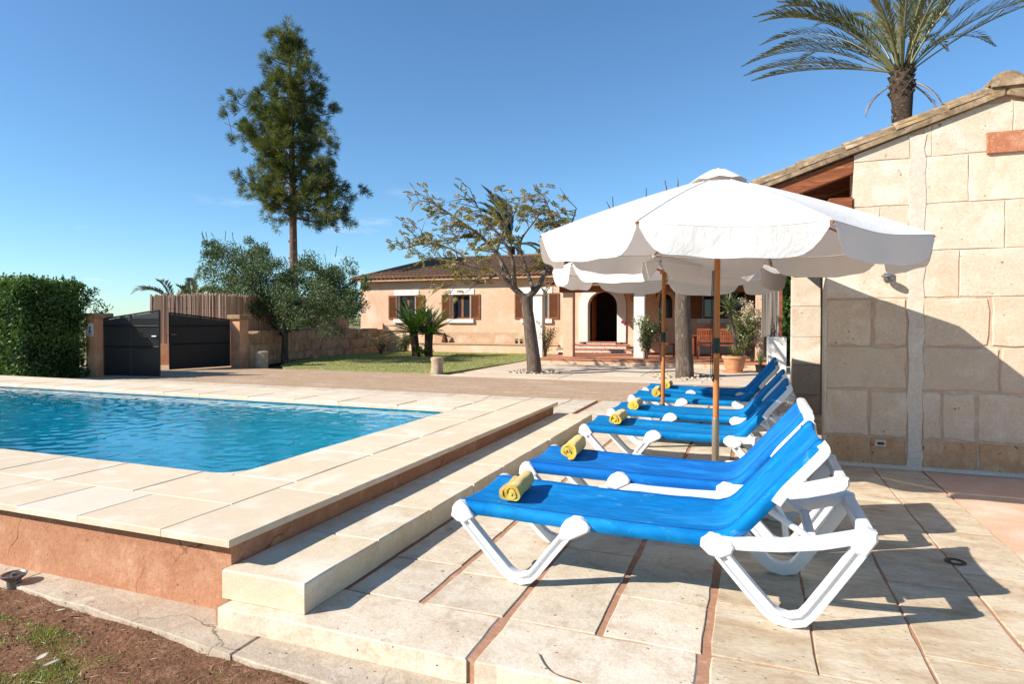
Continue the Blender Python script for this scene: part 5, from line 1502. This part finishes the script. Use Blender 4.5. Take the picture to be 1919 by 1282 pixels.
# ---- young palms behind the reed fence
for (px, py, lab_, fr) in ((325, 560, 'grey green palm fronds arching above the reed fence, farther left', [(PI * 1.0, .75, 2.6, 1.3), (PI * .9, 1.05, 2.0, 1.1), (PI * 1.1, .95, 1.6, 1.3), (.3, 1.0, 1.2, 1.2), (1.2, 1.2, 1.3, .9)]),
                       (362, 560, 'upright palm frond tip above the reed fence, beside the olive', [(.6, 1.45, 1.6, .15), (2.6, 1.3, 1.3, .5), (PI, 1.1, 1.2, .8), (0, 1.0, 1.2, .9)])):
    q = ony(px, py, 19.0); yp = thing('young_palm', (q[0], 19.0, -.1), lab_, 'palm', 'young palms behind the fence')
    m = MB(); m.tube([(q[0], 19, -.1), (q[0], 19, q[2] - .3)], [.2, .16], 8); m.build('trunk', M['bark_palm'], yp, 50)
    for az, e, L, dr in fr: frond((q[0], 19, q[2] - .3), az, e, L, dr, L_['palm_blue'] if px < 340 else L_['palm'], yp, 34, .5, .05, .7, .3, .025, .15)

# ---- cycad with two trunks
cb = onz(792, 669); cyc = thing('cycad', (cb[0], cb[1], 0), 'twin-trunked dark green cycad on the lawn', 'cycad')
heads = []
for px, tx_, h in ((781, 775, .90), (799, 800, .84)):
    b0 = ony(px, 668, cb[1]); h0 = ony(tx_, 622, cb[1]); heads.append(np.array([h0[0], cb[1] + (.0 if px < 790 else .15), h]))
    m = MB(); m.tube([(b0[0], heads[-1][1], -.05), ((b0[0] + h0[0]) / 2, heads[-1][1], .4), (h0[0], heads[-1][1], h)], [.17, .15, .16], 10); m.build('trunk', M['bark_palm'], cyc, 50)
for i, hd in enumerate(heads):
    for k in range(54 if i == 0 else 44):
        az = k * 2.399 + i; e = .02 + 1.45 * ((k * .7549) % 1)
        frond(hd + np.array([math.cos(az), math.sin(az), 0]) * .06, az, e, rng.uniform(1.1, 1.45) * (1 if i == 0 else .92), rng.uniform(.25, .6), L_['cycad'], cyc, 44, .15, .030, .95, .35, .02, .06)
for k in range(14):
    az = k * 2.399; frond((cb[0] + .05, cb[1] - .1, .1), az, rng.uniform(.4, 1.2), .5, .7, L_['cycad'], cyc, 24, .13, .026, 1.0, .4, .01, .1)

# ---- shrubs
def shrub(name, c, h, w, nst, ncl, per, L, W, mat, label, cat='shrub', z0=.25, group=None, stem_r=.012, flower=None, clr=.12):
    t_ = thing(name, (c[0], c[1], c[2]), label, cat, group); st = MB(); parts = []; tips = []
    for k in range(nst):
        a = rng.random() * 6.28; r = w * math.sqrt(rng.random()); e = np.array([c[0] + r * math.cos(a), c[1] + r * math.sin(a), c[2] + h * rng.uniform(.65, 1.0)])
        md = np.array([c[0] + r * .35 * math.cos(a), c[1] + r * .35 * math.sin(a), c[2] + h * .45])
        Q = limb(st, [np.array(c) + rng.normal(0, .02, 3) * np.array([1, 1, 0]) - np.array([0, 0, .03]), md, e], stem_r, stem_r * .35, 4, 5); tips += list(Q[int(len(Q) * z0 / .6):])
    st.build('stems', M['twig'], t_, 50)
    for k in range(ncl):
        q = tips[rng.integers(len(tips))] + rng.normal(0, .05, 3); parts.append(cluster(q, clr, per, L, W, .3))
    foliage('leaves', parts, mat, t_)
    if flower:
        parts = []
        for q in flower: parts.append(cluster(q, .07, 40, .05, .04))
        foliage('flowers', parts, L_['flower'], t_)
    return t_
b = onz(1210, 682)
shrub('bougainvillea', b, 1.62, .62, 16, 90, 26, .07, .045, L_['bush'], 'loose bougainvillea with a pink bloom, left of the pale porch post', flower=[ony(1168, 603, 19.2), ony(1172, 606, 19.2)])
b = onz(1021, 673)
shrub('dry_shrub', b, 1.18, .42, 26, 100, 24, .05, .03, L_['dry'], 'brownish dry shrub in front of the white pillar')
b = onz(714, 664)
shrub('dry_shrub', b, .85, .65, 44, 70, 20, .06, .022, L_['dry'], 'pale straggly dry shrub against the stone wall by the lawn')
b = onz(757, 661)
shrub('leafy_shrub', b, .8, .5, 20, 60, 30, .09, .03, L_['bush'], 'low green shrub between cycad and stone wall')
b = onz(500, 678)
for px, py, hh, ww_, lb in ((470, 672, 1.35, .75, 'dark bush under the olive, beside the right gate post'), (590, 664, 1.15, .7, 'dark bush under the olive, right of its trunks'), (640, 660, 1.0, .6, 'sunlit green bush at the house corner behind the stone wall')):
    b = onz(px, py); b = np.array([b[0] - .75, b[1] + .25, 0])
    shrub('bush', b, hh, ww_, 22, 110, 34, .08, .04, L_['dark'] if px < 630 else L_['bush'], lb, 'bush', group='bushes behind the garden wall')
# climber beside the screen
b = onz(1410, 690); b = np.array([b[0], b[1] + .5, .1])
shrub('climbing_plant', b, 2.0, .36, 22, 120, 22, .055, .04, L_['pale_flower'], 'pale dry climbing plant on the orange porch post', 'climber')
b = onz(1393, 690); b = np.array([b[0], b[1] + .4, .1])
shrub('leafy_shrub', b, 1.55, .38, 16, 90, 24, .07, .05, L_['bush'], 'leafy green shrub behind the potted yucca')
# dark hedge in the gap by the outbuilding
hg = thing('shady_hedge', (2.4, 21.0, 0), 'dark shaded hedge in the gap beside the outbuilding pillar', 'hedge')
MB().box(.95, 5.5, 20.4, 22.0, -.1, 2.75).build('shade_core', bpy.data.materials['hedge shade'], hg)  # same kind of core, inner shade in its colour
parts = []
face_leaves(9000, (.85, 3.0), 20.35, (-.05, 2.9), (0, -1, 0), .08, .10, .055); face_leaves(3000, .92, (20.3, 22), (-.05, 2.9), (-1, 0, 0), .08, .1, .055); face_leaves(3000, (.9, 3), (20.3, 22), 2.85, (0, 0, 1), .12, .1, .055)
foliage('leaves', parts, L_['hedge'], hg)

# ---- far trees along the skyline
parts = []
for k in range(90):
    a = rng.uniform(-1.9, .9); d = rng.uniform(150, 260); c = (math.sin(a) * d, math.cos(a) * d, rng.uniform(.2, 1.6))
    parts.append(cluster(c, rng.uniform(2.5, 5), 130, .9, .6, .3, (1.6, 1.6, .6)))
foliage('woodland', parts, L_['bush'], None, kind='stuff')
bpy.data.objects['woodland']['label'] = 'low far-off trees along the skyline'; bpy.data.objects['woodland']['category'] = 'woodland'

# ---- grass
def blades(n, pos, h, w, lean=.5):
    C = pos; D = unit(np.stack([rng.normal(0, lean, n), rng.normal(0, lean, n), np.ones(n)], 1)); Hh = h * rng.uniform(.5, 1.4, n)
    s = unit(np.stack([rng.normal(size=n), rng.normal(size=n), np.zeros(n)], 1)) * (w * .5)
    V = np.stack([C - s, C + s, C + D * Hh[:, None]], 1).reshape(-1, 3)
    return V, np.arange(3 * n).reshape(n, 3), np.repeat(rng.random(n), 3)
n = 110000
pos = np.stack([rng.uniform(-5.5, -.9, n), rng.uniform(.9, 2.2, n), np.zeros(n)], 1)
msk = np.sin(pos[:, 0] * 4.3 + 1.1 * np.sin(pos[:, 1] * 6)) * np.sin(pos[:, 1] * 7.7 + pos[:, 0] * 1.9 + .6) + .55 * np.sin(pos[:, 0] * 13 + pos[:, 1] * 5) * np.sin(pos[:, 1] * 17) + (1.92 - pos[:, 1]) * 1.9 - (pos[:, 0] + 2.45) * .55
pos = pos[(msk + rng.normal(0, .25, n)) > .28]; pos = pos[pos[:, 1] < 2.0 + 0 * pos[:, 0]]
pos[:, 2] = -.130 + lump(pos[:, 0], pos[:, 1])
V, Q, R = blades(len(pos), pos, .024, .005, .8)
g_ = link('grass', fast_mesh('grass', V, Q, R), L_['grass'], kind='stuff'); tag(g_, 'patchy short weeds and grass on the red soil in front of the pool', 'grass')
n = 9000
pos = np.stack([rng.uniform(-5.5, -.9, n), rng.uniform(.9, 2.22, n), np.zeros(n)], 1); pos[:, 2] = -.120 + lump(pos[:, 0], pos[:, 1])
D = unit(np.stack([rng.normal(size=n), rng.normal(size=n), rng.normal(0, .12, n)], 1))
V, Q, R = leaf_arrays(pos, D, rng.uniform(.008, .035, n) * rng.choice([1, 1, 1, 2.6], n), .0028, rng.random(n))
g_ = link('litter', fast_mesh('litter', V, Q, R), L_['litter'], kind='stuff'); tag(g_, 'dry grass bits and twigs scattered over the red soil', 'litter')
n = 32000
pos = np.stack([rng.uniform(-15, -7.2, n), rng.uniform(14.2, 24, n), np.full(n, .004)], 1)
edge = -12.3 - (pos[:, 1] - 14.2) * .85
pos = pos[(pos[:, 0] > np.maximum(edge, -14.9))]
V, Q, R = blades(len(pos), pos, .035, .012, .7)
g_ = link('grass', fast_mesh('grass', V, Q, R), L_['grass'], kind='stuff'); tag(g_, 'short lawn grass in front of the farmhouse', 'grass')

# clods and small stones on the soil
m = MB()
for _ in range(1400):
    cx, cy = rng.uniform(-5.0, -1.0), rng.uniform(1.0, 2.15); s = rng.uniform(.003, .011); z_ = float(-.128 + lump(cx, cy)); a0 = rng.random() * 6
    B = [(cx + s * math.cos(a0 + k * PI / 2) * rng.uniform(.7, 1.3), cy + s * math.sin(a0 + k * PI / 2) * rng.uniform(.7, 1.3), z_ - s * .3) for k in range(4)]
    m.add(B + [(cx + rng.normal(0, s * .2), cy, z_ + s * .8)], [(0, 1, 4), (1, 2, 4), (2, 3, 4), (3, 0, 4)])
m.build('clods', M['soil'], kind='stuff', label='small clods and stones on the red soil', cat='clods')
# ---------------------------------------------------------------- small things
# garden spotlight at the edge of the concrete strip
p = onz(26, 1080, -.06); gs_ = thing('garden_spotlight', (p[0], p[1], -.13), 'round metal ground spotlight at the edge of the concrete strip', 'light')
m = MB(); m.lathe([(.030, -.07), (.034, -.02), (.058, .0), (.062, .012), (.056, .014), (.050, .004)], (p[0], p[1], -.06), 24); m.build('housing', M['metal'], gs_, 40)
m = MB(); m.lathe([(.002, .004), (.050, .004), (.050, .006), (.002, .007)], (p[0], p[1], -.06), 24); m.build('lens', M['glass'], gs_, 40)
m = MB(); m.lathe([(.002, .0), (.014, .0), (.014, .012), (.002, .014)], (p[0], p[1], -.054), 12); m.build('bulb', M['metal'], gs_, 40)
# pale fallen leaves
M['pale_leaf'] = surf('pale dry leaf', [(214,206,184), (196,184,158)], 12, 4, .8, .2, 60, .002, 0)
for (px, py, a, L, lb) in ((78, 1240, 1.2, .062, 'broad pale fallen leaf on the grass'), (94, 1253, .8, .07, 'narrow pale fallen leaf lying beside the broad one'), (112, 1152, .1, .045, 'small pale fallen leaf on the bare soil')):
    p = onz(px, py, -.11); d = np.array([math.cos(a + YAW), math.sin(a + YAW)]); s = np.array([-d[1], d[0]])
    m = MB(); vs = []; n = 8
    for i in range(n + 1):
        t = i / n; w = L * (.21 if 'broad' in lb and 'beside' not in lb else .13) * math.sin(PI * t) ** .8 + .001
        for sg, dz in ((-1, .006), (0, 0), (1, .006)):
            q = p[:2] + d * L * (t - .5) + s * w * sg; vs.append((q[0], q[1], p[2] + .012 + dz + .008 * t))
    m.add(vs, [(i * 3 + j, i * 3 + j + 1, i * 3 + j + 4, i * 3 + j + 3) for i in range(n) for j in range(2)])
    m.build('fallen_leaf', M['pale_leaf'], None, 60, label=lb, cat='leaf', group='pale fallen leaves')
# stone bollards and rocks on the lawn edge
M['rock'] = surf('rough limestone', [(206,186,160), (180,156,128), (220,204,182)], 5, 8, .92, .7, 24, .012, .04, stain=((150,120,92), 4, .52, .7, .6))
def bollard(px, py, r, h, lb):
    p = onz(px, py); m = MB(); pr = [(r * .98, -.03), (r * 1.02, .04), (r * .95, h * .4), (r * .98, h * .7), (r * 1.06, h * .84), (r * 1.02, h * .97), (r * .8, h), (.01, h + .005)]
    m.lathe(pr, (p[0], p[1], 0), 14); V = np.array(m.v); V[:, :2] += rng.normal(0, r * .04, (len(V), 2)); m.v = [tuple(q) for q in V]
    m.build('stone_bollard', M['rock'], None, 50, label=lb, cat='bollard', group='stone bollards')
bollard(819, 700, .155, .42, 'pale stone bollard at the front edge of the lawn')
bollard(490, 688, .19, .46, 'stone bollard beside the right gate post')
def rock(px, py, s, lb, mat=None, dy=0, z=0):
    p = onz(px, py); me = bpy.data.meshes.new('rock'); bm = bmesh.new(); bmesh.ops.create_icosphere(bm, subdivisions=2, radius=1)
    for v in bm.verts: v.co = Vector((v.co.x * s[0] * random.uniform(.8, 1.1), v.co.y * s[1] * random.uniform(.8, 1.1), max(-.03, v.co.z * s[2] * random.uniform(.85, 1.1))))
    bm.to_mesh(me); bm.free(); o = link('rock', me, mat or M['rock'], None, (p[0], p[1] + dy, z)); tag(o, lb, 'rock'); return o
rock(587, 672, (.16, .14, .17), 'pale rock at the foot of the low stone wall')
# dark carved stone on the bench ledge and two small pots
p = ony(835, 640, 24.3)
m = MB(); m.lathe([(.15, 0), (.14, .1), (.10, .22), (.06, .34), (.03, .42), (.005, .45)], (p[0], 24.22, .402), 9); m.build('carved_stone', surf('dark brown stone', [(110,78,56), (84,58,42)], 6, 6, .9, .6, 30, .01, 0), None, 45, label='small pointed brown stone on the farmhouse bench', cat='stone')
for px, lb in ((968, 'small dark green pot on the bench, left of a pair'), (977, 'small dark green pot on the bench, right of a pair')):
    p = ony(px, 645, 24.25); t_ = thing('small_pot', (p[0], 24.25, .401), lb, 'pot', 'pots on the bench')
    m = MB(); m.lathe([(.05, 0), (.065, .08), (.065, .10), (.055, .10)], (p[0], 24.25, .401), 12); m.build('pot', M['dark_metal'], t_, 40)
    foliage('leaves', [cluster((p[0], 24.25, .55), .08, 60, .06, .02)], L_['cycad'], t_)
# potted yucca
p = onz(1376, 698); yt = thing('potted_yucca', (p[0], p[1], 0), 'yucca with one slim trunk in a large terracotta pot', 'potted plant')
M['pot_clay'] = surf('clay pot', [(206,150,106), (190,130,88), (214,166,124)], 4, 6, .85, .3, 40, .004, 0, stain=((222,196,168), 3, .54, .7, .5))
m = MB(); m.lathe([(.20, 0), (.23, .1), (.275, .30), (.285, .34), (.31, .345), (.31, .41), (.27, .41), (.26, .36), (.01, .35)], (p[0], p[1], .025), 24); m.build('pot', M['pot_clay'], yt, 40)
m = MB(); m.lathe([(.27, 0), (.31, .005), (.31, .025), (.01, .024)], (p[0], p[1], 0), 24); m.build('saucer', M['terracotta'], yt, 40)
hd = ony(1366, 580, p[1])
m = MB(); limb(m, [(p[0] + .03, p[1], .36), (p[0] + .02, p[1], .8), (p[0] - .06, p[1], 1.25), (hd[0], p[1], hd[2] - .05)], .055, .04, 4, 8); m.build('trunk', M['bark'], yt, 50)
def spikes(c, n, L, W, emin=-.5):
    parts = []
    for k in range(n):
        az = k * 2.399; e = emin + (1.5 - emin) * ((k * .7549) % 1); d = np.array([math.cos(az) * math.cos(e), math.sin(az) * math.cos(e), math.sin(e)]); s = np.array([-math.sin(az), math.cos(az), 0]) * W / 2
        c = np.array(c); q1, q2 = c + d * L * .45, c + d * L + np.array([0, 0, -.08 * L])
        V = np.array([c - s * .6, c + s * .6, q1 + s, q2, q1 - s]); parts.append((np.array([V[0], V[1], V[2], V[4], V[4], V[2], V[3], V[3]]), np.array([[0, 1, 2, 3], [4, 5, 6, 7]]), np.full(8, rng.random())))
    return parts
foliage('crown', spikes(hd, 48, .55, .05), L_['bush'], yt)
foliage('low_leaves', spikes((p[0], p[1], .40), 34, .42, .04, .1), L_['bush'], yt)
p = onz(1425, 699); bp_ = thing('black_pot_plant', (p[0], p[1], 0), 'small black plastic pot with thin green stems', 'potted plant')
m = MB(); m.lathe([(.10, 0), (.13, .2), (.14, .21), (.12, .2), (.01, .19)], (p[0], p[1], 0), 16); m.build('pot', M['black_plastic'], bp_, 40)
foliage('stems', spikes((p[0], p[1], .18), 26, .5, .02, .8), L_['bush'], bp_)
# dark hose on the patio
m = MB(); pts = [onz(x, y) + np.array([0, 0, .014]) for x, y in ((985, 700), (1050, 701), (1110, 699), (1160, 697), (1215, 699), (1268, 697), (1320, 703), (1360, 705))]
Q = smooth_path(pts, 6); m.tube(Q, .014, 6); m.build('garden_hose', M['black_plastic'], None, 50, label='thin dark hose lying across the patio between the trees', cat='hose')
m = MB(); pts = [onz(1328, 684), onz(1333, 690), onz(1341, 690), onz(1345, 682)]
# porch furniture
M['teak'] = surf('red brown garden teak', [(156,84,48), (132,66,36), (172,100,62)], 5, 7, .6, .2, 30, .003, .06)
def chair(c, rz, lb):
    t_ = thing('garden_chair', (c[0], c[1], .15), lb, 'chair', 'wooden chairs on the porch', rz)
    def bx(nm, *a, par=None): return MB().box(*a).build(nm, M['teak'], par or t_, bevel=.004, local=True)
    for x in (-.24, .20): 
        for y in (-.22, .22): bx('leg', x - .02, x + .02, y - .02, y + .02, 0, .43 if x > 0 else .95)
    bk_ = bx('backrest', -.255, -.225, -.22, .22, .88, .95); bx('rail', -.25, -.23, -.2, .2, .52, .57)
    for k in range(6): bx('slat', -.248, -.232, -.185 + k * .066, -.145 + k * .066, .571, .879, par=bk_)
    st_ = bx('seat', -.26, .24, -.24, .24, .40, .43)
    for k in range(6): bx('slat', -.25, .23, -.235 + k * .08, -.165 + k * .08, .431, .447, par=st_)
    return t_
for px, rz, lb in ((1322, PI / 2, 'wooden porch chair seen from behind, left of a pair'), (1362, PI / 2, 'wooden porch chair seen from behind, right of a pair')):
    q = ony(px, 660, 21.0); chair((q[0], 21.0), rz, lb)
q = ony(1252, 660, 21.6); chair((q[0], 21.6), 0, 'wooden porch chair seen from the side, left of the grey trunk')
q = ony(1342, 650, 21.8); tb = thing('porch_table', (q[0], 21.8, .15), 'wooden table behind the pair of porch chairs', 'table')
MB().box(q[0] - .8, q[0] + .8, 21.35, 22.25, .84, .88).build('table_top', M['teak'], tb, bevel=.006)
for dx in (-.7, .7):
    for dy in (-.38, .38): MB().box(q[0] + dx - .03, q[0] + dx + .03, 21.8 + dy - .03, 21.8 + dy + .03, .15, .839).build('leg', M['teak'], tb)
bk = thing('wicker_basket', (q[0] - .25, 21.6, .881), 'small wicker basket with hoop handle on the porch table', 'basket')
m = MB(); m.lathe([(.10, 0), (.15, .08), (.16, .12), (.14, .12)], (q[0] - .25, 21.6, .881), 14); m.build('bowl', M['teak'], bk, 40)
m = MB(); m.tube([(q[0] - .25 + .15 * math.cos(a), 21.6, 1.0 + .17 * math.sin(a)) for a in np.linspace(0, PI, 12)], .014, 6); m.build('handle', M['teak'], bk, 40)
# wall lantern shelves on the facade
p = ony(1186, 560, 24.4); sh = thing('wall_sconce', (p[0], 24.45, p[2] - .2), 'terracotta half-bowl wall sconce right of the doorway', 'wall light')
m = MB(); m.lathe([(.02, 0), (.08, .05), (.14, .14), (.15, .2), (.13, .2), (.02, .08)], (p[0], 24.40, p[2] - .15), 14); m.build('bowl', M['terracotta'], sh, 40)
# a curved twig and a raised ring standing in for a dark ring stain on the terrace
m = MB(); m.tube(smooth_path([onz(1010, 1226, .004), onz(1022, 1248, .006), onz(1042, 1264, .005), onz(1086, 1278, .004)], 5), .0022, 5)
m.build('twig', M['twig'], None, 50, label='thin curved dry twig lying on the front paving slab', cat='twig')
p = onz(1790, 1054); m = MB()
for r0, r1 in ((.034, .052),):
    n = 24; vs = [(p[0] + r * math.cos(2 * PI * k / n), p[1] + r * math.sin(2 * PI * k / n), z) for r, z in ((r0, .002), (r0, .006), (r1, .006), (r1, .002)) for k in range(n)]
    m.add(vs, [(i * n + k, i * n + (k + 1) % n, ((i + 1) % 4) * n + (k + 1) % n, ((i + 1) % 4) * n + k) for i in range(4) for k in range(n)])
m.build('ring_stain', M['bark'], None, 40, label='small dark ring stain on the paving, in the shade of the nearest lounger', cat='drain')
